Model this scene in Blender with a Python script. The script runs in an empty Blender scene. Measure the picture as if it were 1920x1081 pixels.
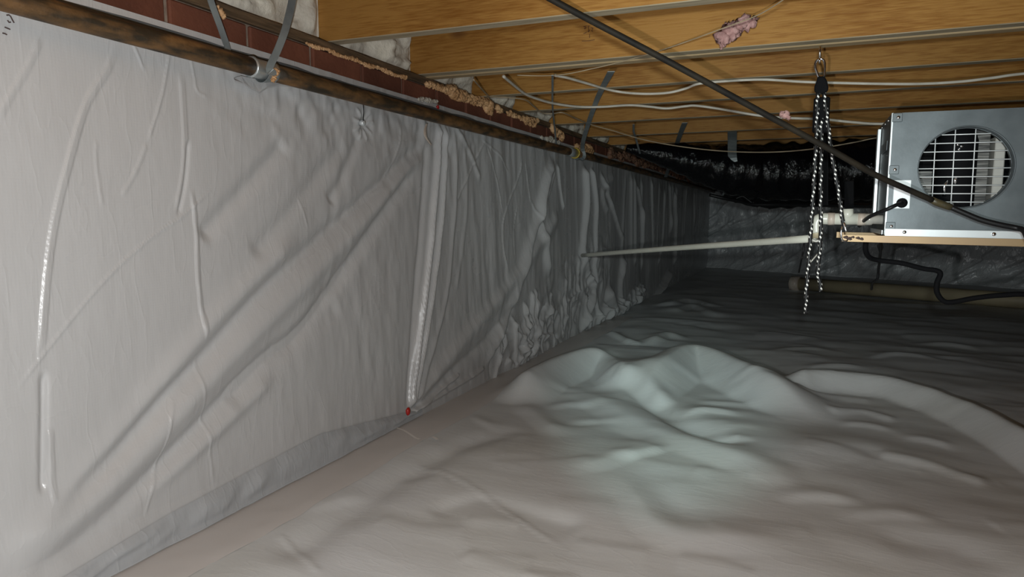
import bpy, math, random
import numpy as np
from mathutils import Vector

random.seed(5)
SC = bpy.context.scene
COL = SC.collection
# ------------------------------------------------------------------ camera, world, lights, exposure
F, CX, CY, H = 1200.0, 960.0, 540.5, .68
PIT = math.atan((CY-405)/F)
YAW = math.atan((1510-CX)/F*math.cos(PIT))
cam = bpy.data.cameras.new('camera'); cam.sensor_width = 36; cam.lens = 36*F/1920
cam.clip_start = .02; cam.clip_end = 60
co = bpy.data.objects.new('camera', cam); COL.objects.link(co)
co.location = (0, 0, H); co.rotation_euler = (math.pi/2-PIT, 0, YAW)
SC.camera = co
w = bpy.data.worlds.new('world'); SC.world = w; w.use_nodes = True
w.node_tree.nodes['Background'].inputs[0].default_value = (.5, .55, .6, 1)
w.node_tree.nodes['Background'].inputs[1].default_value = .012
# the photographer's flash beside the lens
l = bpy.data.lights.new('camera_flash', 'POINT'); l.energy = 44; l.color = (.985, 1, .995); l.shadow_soft_size = .006
lo = bpy.data.objects.new('camera_flash', l); COL.objects.link(lo); lo.location = (-.055, .0, .615)
# the photographer's cool head torch, aimed down the crawl space
l = bpy.data.lights.new('head_torch', 'SPOT'); l.energy = 64; l.color = (.62, 1, .93); l.shadow_soft_size = .02
l.spot_size = math.radians(23); l.spot_blend = 1
lo = bpy.data.objects.new('head_torch', l); COL.objects.link(lo); lo.location = (.02, -.02, .74)
HEAD_AIM = (-.44, 2.25, .0)
lo.rotation_euler = (Vector(HEAD_AIM)-lo.location).to_track_quat('-Z', 'Y').to_euler()
l = bpy.data.lights.new('head_torch_spill', 'SPOT'); l.energy = 80; l.color = (.88, 1, .98); l.shadow_soft_size = .02
l.spot_size = math.radians(58); l.spot_blend = 1
lo = bpy.data.objects.new('head_torch_spill', l); COL.objects.link(lo); lo.location = (.02, -.02, .74)
lo.rotation_euler = (Vector((-.6, 7, .95))-lo.location).to_track_quat('-Z', 'Y').to_euler()
SC.view_settings.view_transform = 'Standard'; SC.view_settings.look = 'None'
SC.view_settings.gamma = 1; SC.view_settings.use_curve_mapping = False
SC.view_settings.exposure = 0.0

# ------------------------------------------------------------------ measuring helpers: rays through the photograph
def ray(x, y):
    u = (x-CX)/F; v = -(y-CY)/F
    fw = math.cos(PIT)+v*math.sin(PIT); up = v*math.cos(PIT)-math.sin(PIT)
    return (u*math.cos(YAW)-fw*math.sin(YAW), u*math.sin(YAW)+fw*math.cos(YAW), up)
def ax(x, y, X): r = ray(x, y); t = X/r[0]; return (X, r[1]*t, H+r[2]*t)
def ay(x, y, Y): r = ray(x, y); t = Y/r[1]; return (r[0]*t, Y, H+r[2]*t)
def az(x, y, z): r = ray(x, y); t = (z-H)/r[2]; return (r[0]*t, r[1]*t, z)

# ------------------------------------------------------------------ noise
RNG = np.random.RandomState(11)
TAB = RNG.rand(256, 256)*2-1
def vn(x, y, s=0):
    x = np.asarray(x, float)+s*17.31; y = np.asarray(y, float)+s*9.77
    xi = np.floor(x).astype(int); yi = np.floor(y).astype(int)
    fx = x-xi; fy = y-yi; fx = fx*fx*(3-2*fx); fy = fy*fy*(3-2*fy)
    a = TAB[xi % 256, yi % 256]; b = TAB[(xi+1) % 256, yi % 256]
    c = TAB[xi % 256, (yi+1) % 256]; d = TAB[(xi+1) % 256, (yi+1) % 256]
    return (a*(1-fx)+b*fx)*(1-fy)+(c*(1-fx)+d*fx)*fy
def sstep(a, b, x):
    t = np.clip((x-a)/(b-a), 0, 1); return t*t*(3-2*t)

# ------------------------------------------------------------------ objects
WP = {}
def link(o, parent):
    COL.objects.link(o)
    if parent is not None: o.parent = parent
def tag(o, label=None, cat=None, group=None, kind=None):
    if label: o['label'] = label
    if cat: o['category'] = cat
    if group: o['group'] = group
    if kind: o['kind'] = kind
    return o
def empty(name, loc, label, cat, group=None):
    o = bpy.data.objects.new(name, None); o.empty_display_size = .05; COL.objects.link(o)
    o.location = loc; WP[o] = Vector(loc); tag(o, label, cat, group); return o
def mk(name, V, Fc, mat, parent=None, smooth=False, uv=None, label=None, kind=None):
    V = np.asarray(V, float)
    c = (V.min(0)+V.max(0))/2; c[2] = V[:, 2].min()
    me = bpy.data.meshes.new(name)
    me.from_pydata([tuple(v) for v in (V-c)], [], [tuple(f) for f in Fc])
    if uv is not None:
        ul = me.uv_layers.new(name='UVMap'); fl = [i for f in uv for i in f]
        ul.data.foreach_set('uv', np.array(fl, float).ravel())
    me.materials.append(mat)
    if smooth: me.polygons.foreach_set('use_smooth', [True]*len(me.polygons))
    me.update()
    o = bpy.data.objects.new(name, me); link(o, parent)
    pw = WP[parent] if parent is not None else Vector((0, 0, 0))
    o.location = Vector(c)-pw; WP[o] = Vector(c)
    tag(o, label, None, None, kind)
    return o
class MB:
    def __init__(s): s.V = []; s.F = []; s.UV = []
    def add(s, V, Fc, uv=None):
        n = len(s.V); s.V += [tuple(v) for v in V]; s.F += [tuple(i+n for i in f) for f in Fc]
        s.UV += uv if uv is not None else [[(0, 0)]*len(f) for f in Fc]
        return s
    def box(s, lo, hi, bev=0.0):
        x0, y0, z0 = lo; x1, y1, z1 = hi
        if bev <= 0:
            V = [(x, y, z) for x in (x0, x1) for y in (y0, y1) for z in (z0, z1)]
            return s.add(V, [(0, 1, 3, 2), (4, 6, 7, 5), (0, 4, 5, 1), (2, 3, 7, 6), (0, 2, 6, 4), (1, 5, 7, 3)])
        b = bev; V = []
        for (z, i) in ((z0, b), (z0+b, 0), (z1-b, 0), (z1, b)):
            for q in ((x0+i, y0+b), (x0+b, y0+i), (x1-b, y0+i), (x1-i, y0+b), (x1-i, y1-b), (x1-b, y1-i), (x0+b, y1-i), (x0+i, y1-b)):
                V.append((q[0], q[1], z))
        Fc = [tuple(range(7, -1, -1)), tuple(range(24, 32))]
        for k in range(3):
            for j in range(8): Fc.append((k*8+j, k*8+(j+1) % 8, (k+1)*8+(j+1) % 8, (k+1)*8+j))
        return s.add(V, Fc)
    def tube(s, pts, r, n=10, caps=True, res=None):
        P = [Vector(p) for p in pts]
        R = list(r) if hasattr(r, '__len__') else [r]*len(P)
        T = [((P[min(i+1, len(P)-1)]-P[max(i-1, 0)]).normalized()) for i in range(len(P))]
        a = Vector((0, 0, 1)) if abs(T[0].z) < .9 else Vector((1, 0, 0))
        N = (a-T[0]*a.dot(T[0])).normalized(); V = []; L = 0; Ls = []
        for i, p in enumerate(P):
            if i: L += (P[i]-P[i-1]).length; N = (N-T[i]*N.dot(T[i])).normalized()
            B = T[i].cross(N); Ls.append(L)
            for k in range(n):
                t = 2*math.pi*k/n; V.append(p+(N*math.cos(t)+B*math.sin(t))*R[i])
        Fc = []; uv = []
        for i in range(len(P)-1):
            for k in range(n):
                k2 = (k+1) % n
                Fc.append((i*n+k, i*n+k2, (i+1)*n+k2, (i+1)*n+k))
                uv.append([(k/n, Ls[i]), ((k+1)/n, Ls[i]), ((k+1)/n, Ls[i+1]), (k/n, Ls[i+1])])
        if caps:
            Fc += [tuple(range(n-1, -1, -1)), tuple((len(P)-1)*n+k for k in range(n))]
            uv += [[(0, 0)]*n]*2
        return s.add(V, Fc, uv)
    def ribbon(s, pts, wd, width, th=.0012):
        P = [Vector(p) for p in pts]; V = []
        for i, p in enumerate(P):
            T = (P[min(i+1, len(P)-1)]-P[max(i-1, 0)]).normalized()
            W = Vector(wd[i] if isinstance(wd, list) else wd).normalized()
            W = (W-T*W.dot(T)).normalized(); N = T.cross(W)
            for a, b in ((-1, -1), (1, -1), (1, 1), (-1, 1)): V.append(p+W*a*width/2+N*b*th/2)
        Fc = [(3, 2, 1, 0), tuple((len(P)-1)*4+k for k in range(4))]
        for i in range(len(P)-1):
            for k in range(4): Fc.append((i*4+k, i*4+(k+1) % 4, (i+1)*4+(k+1) % 4, (i+1)*4+k))
        return s.add(V, Fc)
    def cyl(s, a, b, r, n=14): return s.tube([a, b], r, n)
    def blob(s, c, r, seed=0, amp=.35, nu=12, nv=8, f=2.2):
        rx, ry, rz = r if hasattr(r, '__len__') else (r, r, r); V = []
        for j in range(nv+1):
            ph = math.pi*j/nv
            for i in range(nu):
                t = 2*math.pi*i/nu; d = (math.sin(ph)*math.cos(t), math.sin(ph)*math.sin(t), math.cos(ph))
                k = 1+amp*float(vn(d[0]*f+d[2]*1.3*f, d[1]*f-d[2]*.7*f, seed))
                V.append((c[0]+d[0]*rx*k, c[1]+d[1]*ry*k, c[2]+d[2]*rz*k))
        Fc = [(j*nu+i, (j+1)*nu+i, (j+1)*nu+(i+1) % nu, j*nu+(i+1) % nu) for j in range(nv) for i in range(nu)]
        return s.add(V, Fc)
    def build(s, name, mat, parent=None, smooth=False, label=None, kind=None):
        return mk(name, s.V, s.F, mat, parent, smooth, s.UV, label, kind)
def crom(pts, n=8):
    P = [np.array(p, float) for p in pts]; P = [2*P[0]-P[1]]+P+[2*P[-1]-P[-2]]; out = []
    for i in range(1, len(P)-2):
        for k in range(n):
            t = k/n
            out.append(.5*((2*P[i])+(-P[i-1]+P[i+1])*t+(2*P[i-1]-5*P[i]+4*P[i+1]-P[i+2])*t*t+(-P[i-1]+3*P[i]-3*P[i+1]+P[i+2])*t**3))
    out.append(P[-2]); return [tuple(q) for q in out]
def grid_faces(nu, nv):
    a = np.arange(nu*nv).reshape(nu, nv)
    return np.stack([a[:-1, :-1], a[1:, :-1], a[1:, 1:], a[:-1, 1:]], -1).reshape(-1, 4)
def fastgrid(name, X, Y, Z, mat, parent=None, flip=False):
    nu, nv = X.shape; V = np.stack([X, Y, Z], -1).reshape(-1, 3).astype(np.float32)
    Fc = grid_faces(nu, nv)
    if flip: Fc = Fc[:, ::-1]
    c = np.array([(V[:, 0].min()+V[:, 0].max())/2, (V[:, 1].min()+V[:, 1].max())/2, V[:, 2].min()], np.float32)
    me = bpy.data.meshes.new(name); me.vertices.add(len(V)); me.vertices.foreach_set('co', (V-c).ravel())
    me.loops.add(Fc.size); me.loops.foreach_set('vertex_index', Fc.ravel().astype(np.int32))
    me.polygons.add(len(Fc)); me.polygons.foreach_set('loop_start', np.arange(0, Fc.size, 4, dtype=np.int32))
    me.polygons.foreach_set('loop_total', np.full(len(Fc), 4, dtype=np.int32))
    me.materials.append(mat); me.update(calc_edges=True); me.validate()
    me.polygons.foreach_set('use_smooth', np.ones(len(me.polygons), dtype=bool))
    o = bpy.data.objects.new(name, me); link(o, parent)
    pw = WP[parent] if parent is not None else Vector((0, 0, 0))
    cc = Vector([float(q) for q in c]); o.location = cc-pw; WP[o] = cc
    return o

# ------------------------------------------------------------------ materials
def mat(name, col, rough=.5, metal=0, spec=.5, col2=None, nscale=8, stretch=(1, 1, 1), ramp=(.35, .65), bump=0, bscale=60,
        bstretch=(1, 1, 1), rand=0, sheen=0, coat=0, rvar=0):
    m = bpy.data.materials.new(name); m.use_nodes = True; nt = m.node_tree; N = nt.nodes; L = nt.links
    b = N['Principled BSDF']; b.inputs['Roughness'].default_value = rough; b.inputs['Metallic'].default_value = metal
    b.inputs['Specular IOR Level'].default_value = spec; b.inputs['Base Color'].default_value = (*col, 1)
    b.inputs['Coat Weight'].default_value = coat; b.inputs['Coat Roughness'].default_value = .2
    tc = N.new('ShaderNodeTexCoord')
    def noise(sc, st, det=5):
        mp = N.new('ShaderNodeMapping'); mp.inputs['Scale'].default_value = st; L.new(tc.outputs['Object'], mp.inputs['Vector'])
        n = N.new('ShaderNodeTexNoise'); n.inputs['Scale'].default_value = sc; n.inputs['Detail'].default_value = det
        if rand:
            oi = N.new('ShaderNodeObjectInfo'); ad = N.new('ShaderNodeVectorMath'); ad.operation = 'ADD'
            ml = N.new('ShaderNodeMath'); ml.operation = 'MULTIPLY'; ml.inputs[1].default_value = 50
            L.new(oi.outputs['Random'], ml.inputs[0]); L.new(mp.outputs[0], ad.inputs[0]); L.new(ml.outputs[0], ad.inputs[1])
            L.new(ad.outputs[0], n.inputs['Vector'])
        else: L.new(mp.outputs[0], n.inputs['Vector'])
        return n
    if col2 is not None:
        n = noise(nscale, stretch); r = N.new('ShaderNodeValToRGB')
        r.color_ramp.elements[0].position = ramp[0]; r.color_ramp.elements[1].position = ramp[1]
        r.color_ramp.elements[0].color = (*col, 1); r.color_ramp.elements[1].color = (*col2, 1)
        L.new(n.outputs['Fac'], r.inputs[0]); src = r.outputs[0]
        if rand:
            oi = N.new('ShaderNodeObjectInfo'); hs = N.new('ShaderNodeHueSaturation'); mr = N.new('ShaderNodeMapRange')
            mr.inputs[3].default_value = 1-rand; mr.inputs[4].default_value = 1+rand
            L.new(oi.outputs['Random'], mr.inputs[0]); L.new(mr.outputs[0], hs.inputs['Value']); L.new(src, hs.inputs['Color']); src = hs.outputs[0]
        L.new(src, b.inputs['Base Color'])
    if rvar:
        n = noise(nscale*1.7, stretch); mr = N.new('ShaderNodeMapRange'); mr.inputs[3].default_value = rough-rvar; mr.inputs[4].default_value = rough+rvar
        L.new(n.outputs['Fac'], mr.inputs[0]); L.new(mr.outputs[0], b.inputs['Roughness'])
    if bump:
        n = noise(bscale, bstretch, 6); bp = N.new('ShaderNodeBump'); bp.inputs['Strength'].default_value = 1; bp.inputs['Distance'].default_value = bump
        L.new(n.outputs['Fac'], bp.inputs['Height']); L.new(bp.outputs[0], b.inputs['Normal'])
    return m
def liner_mat(name, col, rough, spec, vertical, weave=.00012, wr=.0007, tint=None):
    """reinforced white polyethylene: faint crossed scrim, fine creases, uneven gloss"""
    m = bpy.data.materials.new(name); m.use_nodes = True; nt = m.node_tree; N = nt.nodes; L = nt.links
    b = N['Principled BSDF']; b.inputs['Specular IOR Level'].default_value = spec
    g = N.new('ShaderNodeNewGeometry'); sep = N.new('ShaderNodeSeparateXYZ'); L.new(g.outputs['Position'], sep.inputs[0])
    def M(op, a, b2=None, c=None):
        q = N.new('ShaderNodeMath'); q.operation = op
        for i, v in enumerate((a, b2, c)):
            if v is None: continue
            if isinstance(v, (int, float)): q.inputs[i].default_value = v
            else: L.new(v, q.inputs[i])
        return q.outputs[0]
    def NZ(sc, st, det=4):
        mp = N.new('ShaderNodeMapping'); mp.inputs['Scale'].default_value = st; L.new(g.outputs['Position'], mp.inputs['Vector'])
        n = N.new('ShaderNodeTexNoise'); n.inputs['Scale'].default_value = sc; n.inputs['Detail'].default_value = det
        L.new(mp.outputs[0], n.inputs['Vector']); return n.outputs['Fac']
    u = sep.outputs['Y']; v = sep.outputs['Z'] if vertical else sep.outputs['X']
    k = 2*math.pi/.0055
    wv = M('ADD', M('SINE', M('MULTIPLY', u, k)), M('SINE', M('MULTIPLY', v, k)))
    st = (1, 1.6, .45) if vertical else (.6, 1.7, 1)
    fine = NZ(26, st, 5); mid = NZ(9, st, 3)
    # narrow crease lines where the noise crosses its middle
    cr = M('POWER', M('SUBTRACT', 1, M('MINIMUM', 1, M('MULTIPLY', M('ABSOLUTE', M('SUBTRACT', mid, .5)), 22))), 2)
    h = M('ADD', M('MULTIPLY', wv, weave), M('ADD', M('MULTIPLY', fine, wr*3), M('MULTIPLY', cr, wr*.6)))
    bp = N.new('ShaderNodeBump'); bp.inputs['Distance'].default_value = 1; bp.inputs['Strength'].default_value = 1
    L.new(h, bp.inputs['Height']); L.new(bp.outputs[0], b.inputs['Normal'])
    mr = N.new('ShaderNodeMapRange'); mr.inputs[1].default_value = .3; mr.inputs[2].default_value = .7
    mr.inputs[3].default_value = rough-.08; mr.inputs[4].default_value = rough+.1; L.new(NZ(4, (1, 1, 1)), mr.inputs[0]); L.new(mr.outputs[0], b.inputs['Roughness'])
    r = N.new('ShaderNodeValToRGB'); r.color_ramp.elements[0].position = .35; r.color_ramp.elements[1].position = .7
    c2 = tint or tuple(q*.93 for q in col)
    r.color_ramp.elements[0].color = (*col, 1); r.color_ramp.elements[1].color = (*c2, 1)
    L.new(NZ(2.2, (1, 1, 1)), r.inputs[0]); L.new(r.outputs[0], b.inputs['Base Color'])
    return m
def wood_mat(name, c1, c2, knot, rough=.6):
    m = bpy.data.materials.new(name); m.use_nodes = True; nt = m.node_tree; N = nt.nodes; L = nt.links
    b = N['Principled BSDF']; b.inputs['Roughness'].default_value = rough; b.inputs['Specular IOR Level'].default_value = .25
    tc = N.new('ShaderNodeTexCoord'); oi = N.new('ShaderNodeObjectInfo')
    ml = N.new('ShaderNodeMath'); ml.operation = 'MULTIPLY'; ml.inputs[1].default_value = 37; L.new(oi.outputs['Random'], ml.inputs[0])
    ad = N.new('ShaderNodeVectorMath'); L.new(tc.outputs['Object'], ad.inputs[0]); L.new(ml.outputs[0], ad.inputs[1])
    mp = N.new('ShaderNodeMapping'); mp.inputs['Scale'].default_value = (.55, 3, 7); L.new(ad.outputs[0], mp.inputs['Vector'])
    n = N.new('ShaderNodeTexNoise'); n.inputs['Scale'].default_value = 2.0; n.inputs['Detail'].default_value = 3; n.inputs['Distortion'].default_value = .6
    L.new(mp.outputs[0], n.inputs['Vector'])
    wv = N.new('ShaderNodeMath'); wv.operation = 'MULTIPLY'; wv.inputs[1].default_value = 60; L.new(n.outputs['Fac'], wv.inputs[0])
    sn = N.new('ShaderNodeMath'); sn.operation = 'SINE'; L.new(wv.outputs[0], sn.inputs[0])
    mp2 = N.new('ShaderNodeMapping'); mp2.inputs['Scale'].default_value = (1.5, 60, 60); L.new(ad.outputs[0], mp2.inputs['Vector'])
    n2 = N.new('ShaderNodeTexNoise'); n2.inputs['Scale'].default_value = 4; n2.inputs['Detail'].default_value = 4; L.new(mp2.outputs[0], n2.inputs['Vector'])
    s1 = N.new('ShaderNodeMath'); s1.operation = 'MULTIPLY_ADD'; s1.inputs[1].default_value = .045; s1.inputs[2].default_value = .0; L.new(sn.outputs[0], s1.inputs[0])
    s2 = N.new('ShaderNodeMath'); L.new(s1.outputs[0], s2.inputs[0]); L.new(n2.outputs['Fac'], s2.inputs[1])
    # broad warm and pale areas
    n3 = N.new('ShaderNodeTexNoise'); n3.inputs['Scale'].default_value = 3.2; n3.inputs['Detail'].default_value = 2; L.new(ad.outputs[0], n3.inputs['Vector'])
    s3 = N.new('ShaderNodeMath'); s3.operation = 'MULTIPLY_ADD'; s3.inputs[1].default_value = .8; L.new(n3.outputs['Fac'], s3.inputs[0]); L.new(s2.outputs[0], s3.inputs[2])
    r = N.new('ShaderNodeValToRGB'); r.color_ramp.elements[0].position = .62; r.color_ramp.elements[1].position = 1.15 if False else 1.0
    r.color_ramp.elements[0].color = (*c2, 1); r.color_ramp.elements[1].color = (*c1, 1); L.new(s3.outputs[0], r.inputs[0])
    # knots
    mk_ = N.new('ShaderNodeMapping'); mk_.inputs['Scale'].default_value = (2.6, 8, 5.5); L.new(ad.outputs[0], mk_.inputs['Vector'])
    vo = N.new('ShaderNodeTexVoronoi'); vo.inputs['Scale'].default_value = 1; vo.inputs['Randomness'].default_value = 1; L.new(mk_.outputs[0], vo.inputs['Vector'])
    kr = N.new('ShaderNodeMapRange'); kr.inputs[1].default_value = .05; kr.inputs[2].default_value = .13; kr.inputs[3].default_value = 1; kr.inputs[4].default_value = 0
    L.new(vo.outputs['Distance'], kr.inputs[0])
    mx = N.new('ShaderNodeMixRGB'); L.new(kr.outputs[0], mx.inputs[0]); L.new(r.outputs[0], mx.inputs[1]); mx.inputs[2].default_value = (*knot, 1)
    hs = N.new('ShaderNodeHueSaturation'); mr = N.new('ShaderNodeMapRange'); mr.inputs[3].default_value = .82; mr.inputs[4].default_value = 1.12
    L.new(oi.outputs['Random'], mr.inputs[0]); L.new(mr.outputs[0], hs.inputs['Value']); L.new(mx.outputs[0], hs.inputs['Color'])
    L.new(hs.outputs[0], b.inputs['Base Color'])
    bp = N.new('ShaderNodeBump'); bp.inputs['Distance'].default_value = .0008; L.new(n2.outputs['Fac'], bp.inputs['Height']); L.new(bp.outputs[0], b.inputs['Normal'])
    return m
def rope_mat():
    m = bpy.data.materials.new('flecked_rope'); m.use_nodes = True; nt = m.node_tree; N = nt.nodes; L = nt.links
    b = N['Principled BSDF']; b.inputs['Roughness'].default_value = .5
    uv = N.new('ShaderNodeUVMap'); sp = N.new('ShaderNodeSeparateXYZ'); L.new(uv.outputs[0], sp.inputs[0])
    def M(op, a, b2):
        q = N.new('ShaderNodeMath'); q.operation = op
        for i, v in enumerate((a, b2)):
            if isinstance(v, (int, float)): q.inputs[i].default_value = v
            else: L.new(v, q.inputs[i])
        return q.outputs[0]
    ph = M('ADD', M('MULTIPLY', sp.outputs[1], 72), M('MULTIPLY', sp.outputs[0], 2))
    a = M('LESS_THAN', M('FRACT', ph, 0), .38)
    c = M('LESS_THAN', M('FRACT', M('SUBTRACT', M('MULTIPLY', sp.outputs[0], 2), M('MULTIPLY', sp.outputs[1], 20)), 0), .40)
    k = M('MULTIPLY', a, c)
    mx = N.new('ShaderNodeMixRGB'); L.new(k, mx.inputs[0]); mx.inputs[1].default_value = (.008, .008, .009, 1); mx.inputs[2].default_value = (1, .98, .93, 1)
    L.new(mx.outputs[0], b.inputs['Base Color']); return m

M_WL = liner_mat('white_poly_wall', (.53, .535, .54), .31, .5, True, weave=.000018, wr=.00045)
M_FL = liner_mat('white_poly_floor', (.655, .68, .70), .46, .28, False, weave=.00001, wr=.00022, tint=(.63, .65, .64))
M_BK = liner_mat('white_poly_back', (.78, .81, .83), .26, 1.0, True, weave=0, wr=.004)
M_TAPE = mat('white_tape', (.62, .60, .585), .42, spec=.35, bump=.0004, bscale=30)
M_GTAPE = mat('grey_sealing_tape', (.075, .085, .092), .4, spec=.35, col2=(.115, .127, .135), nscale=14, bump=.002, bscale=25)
M_PIPE = mat('rusted_pipe', (.035, .026, .016), .55, metal=0, spec=.35, col2=(.18, .095, .036), nscale=34, stretch=(1, .4, 1.6), ramp=(.40, .68), bump=.0025, bscale=60, rvar=.15)
M_GALV = mat('galvanised', (.42, .46, .47), .36, metal=.75, col2=(.62, .66, .66), nscale=30, bump=.0006, bscale=60)
M_STRAP = mat('galvanised_strap', (.20, .225, .235), .45, metal=.5, col2=(.30, .33, .33), nscale=18)
M_SHEET = mat('galvanised_sheet', (.085, .098, .106), .44, metal=.45, col2=(.12, .137, .147), nscale=14, bump=.00006, bscale=200, rvar=.05)
M_ALU = mat('pale_aluminium', (.72, .76, .78), .35, metal=.35, col2=(.64, .68, .70), nscale=10)
M_WOOD = wood_mat('pine_joist', (.34, .168, .040), (.22, .088, .014), (.10, .035, .01))
M_SILL = mat('weathered_sill', (.060, .038, .02), .75, col2=(.17, .105, .055), nscale=20, stretch=(8, .5, 6), bump=.002, bscale=50, bstretch=(3, .3, 3))
M_DIRT = mat('greyed_wood_edge', (.26, .21, .135), .8, col2=(.38, .31, .21), nscale=12, stretch=(.5, 4, 4), bump=.001, bscale=40)
M_DIRTL = mat('greyed_pine', (.30, .21, .11), .8, col2=(.38, .28, .16), nscale=6, stretch=(.4, 4, 4), bump=.001, bscale=40)
M_OLIVE = mat('olive_brass', (.07, .055, .025), .45, col2=(.03, .026, .016), nscale=40)
M_BRICK = mat('red_brick', (.115, .036, .019), .85, col2=(.175, .06, .032), nscale=8, rand=.22, bump=.0015, bscale=90)
M_MORT = mat('mortar', (.30, .25, .20), .9, col2=(.18, .13, .10), nscale=25, bump=.002, bscale=80)
M_BLOCK = mat('concrete_block', (.25, .25, .24), .9, col2=(.32, .31, .30), nscale=12)
M_SOIL = mat('soil', (.10, .07, .05), .95, col2=(.15, .11, .08), nscale=9, bump=.004, bscale=30)
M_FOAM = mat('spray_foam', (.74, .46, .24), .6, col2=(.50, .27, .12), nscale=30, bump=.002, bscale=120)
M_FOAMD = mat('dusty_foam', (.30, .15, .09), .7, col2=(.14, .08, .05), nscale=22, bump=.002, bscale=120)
M_BATT = mat('cream_fibreglass', (.85, .80, .68), .95, spec=.1, col2=(.62, .58, .50), nscale=9, bump=.01, bscale=22)
M_PINK = mat('pink_fibreglass', (.50, .30, .28), .9, spec=.15, col2=(.30, .16, .15), nscale=60, bump=.004, bscale=120)
M_PVC = mat('white_pvc', (.70, .70, .62), .28, spec=.5, col2=(.62, .62, .54), nscale=6)
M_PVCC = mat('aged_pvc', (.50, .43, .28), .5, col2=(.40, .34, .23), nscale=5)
M_PVCD = mat('stained_pvc', (.52, .43, .36), .4, col2=(.66, .58, .50), nscale=30)
M_CLEAR = mat('cloudy_fitting', (.52, .50, .44), .2, spec=.7, col2=(.36, .34, .32), nscale=20)
M_CABLE = mat('white_cable', (.62, .58, .50), .5, col2=(.5, .46, .39), nscale=20)
M_TAN = mat('tan_wire', (.42, .33, .22), .5, col2=(.30, .23, .15), nscale=20)
M_BLACK = mat('black_rubber', (.007, .007, .008), .45, spec=.3)
M_MATTE = mat('black_nylon', (.005, .005, .006), .8, spec=.12)
M_DARKC = mat('dusty_black_hose', (.008, .007, .006), .65, spec=.2, col2=(.022, .017, .011), nscale=14)
M_DUCT = mat('black_duct_film', (.004, .004, .005), .10, spec=.30, bump=.012, bscale=28, bstretch=(1.6, 1, .7))
M_CHROME = mat('chrome', (.85, .85, .86), .14, metal=1)
M_RUSTY = mat('dark_wire', (.07, .045, .03), .6)
M_GOLD = mat('yellow_zinc', (.38, .265, .125), .45, metal=.4, col2=(.26, .17, .12), nscale=3, stretch=(1, .2, .2))
M_FIN = mat('coil_fins', (.17, .165, .155), .4, metal=.4, col2=(.025, .025, .025), nscale=60, stretch=(.15, 1, 3), ramp=(.42, .58))
M_CREAM = mat('cream_panel', (.40, .39, .36), .5)
M_WIRE = mat('grille_wire', (.85, .87, .88), .4, metal=.1)
M_RED = mat('red_plastic', (.45, .02, .015), .35)
M_YEL = mat('yellow_ring', (.50, .36, .05), .4)
M_INK = mat('marker_ink', (.07, .045, .04), .8)
M_STAMP = mat('stamp_ink', (.10, .035, .012), .8)
M_WHITE = mat('white_scrap', (.85, .83, .8), .5)
M_LABEL = mat('white_label', (.90, .97, 1.0), .35, metal=.0, spec=.8)

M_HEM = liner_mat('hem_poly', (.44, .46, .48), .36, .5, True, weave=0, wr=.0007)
XW = -1.177   # face of the lined wall
# ================================================================== SETTING
# ---- brick and block wall, with one exposed course of bricks
wl = MB().box((XW-.22, -.8, -.15), (XW-.028, 9.4, 1.055)).build('wall_left', M_BLOCK, kind='structure')
MB().box((XW-.13, -.8, 1.056), (XW-.008, 9.4, 1.1165)).build('mortar', M_MORT, wl)
bm = None
k0 = -8
for k in range(k0, 38):
    y0 = .926+k*.2065+.005
    if y0 > 9.1: break
    j = random.uniform(-.001, .0015)
    if bm is None:
        o = MB().box((XW-.10, y0, 1.0575), (XW, y0+.1965, 1.1135), .0035).build('brick', M_BRICK, wl); bm = o
    else:
        o = bm.copy(); COL.objects.link(o); o.location = bm.location+Vector((j, (k-k0)*.2065, random.uniform(-.0006, .0006)))
# ---- soil floor under the sheet, subfloor, back wall
XS = np.array([-1.4, 4.6]); YS = np.array([-.8, 9.6])
MB().box((-1.4, -.8, -.35), (4.6, 9.6, -.2)).build('floor', M_SOIL, kind='structure')
MB().box((-1.5, -.8, 1.378), (4.6, 9.6, 1.398)).build('ceiling', M_WOOD, kind='structure')
BK0 = Vector((-1.30, 9.06, 0)); BK1 = Vector((4.6, 6.15, 0))
bd = (BK1-BK0).normalized(); bn = Vector((bd.y, -bd.x, 0))     # towards the camera
mbk = MB(); q = [BK0-bn*.06, BK1-bn*.06, BK1-bn*.25, BK0-bn*.25]
mbk.add([(p.x, p.y, z) for z in (-.15, 1.14) for p in q], [(3, 2, 1, 0), (4, 5, 6, 7), (0, 1, 5, 4), (1, 2, 6, 5), (2, 3, 7, 6), (3, 0, 4, 7)])
mbk.build('wall_back', M_BLOCK, kind='structure')

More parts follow.
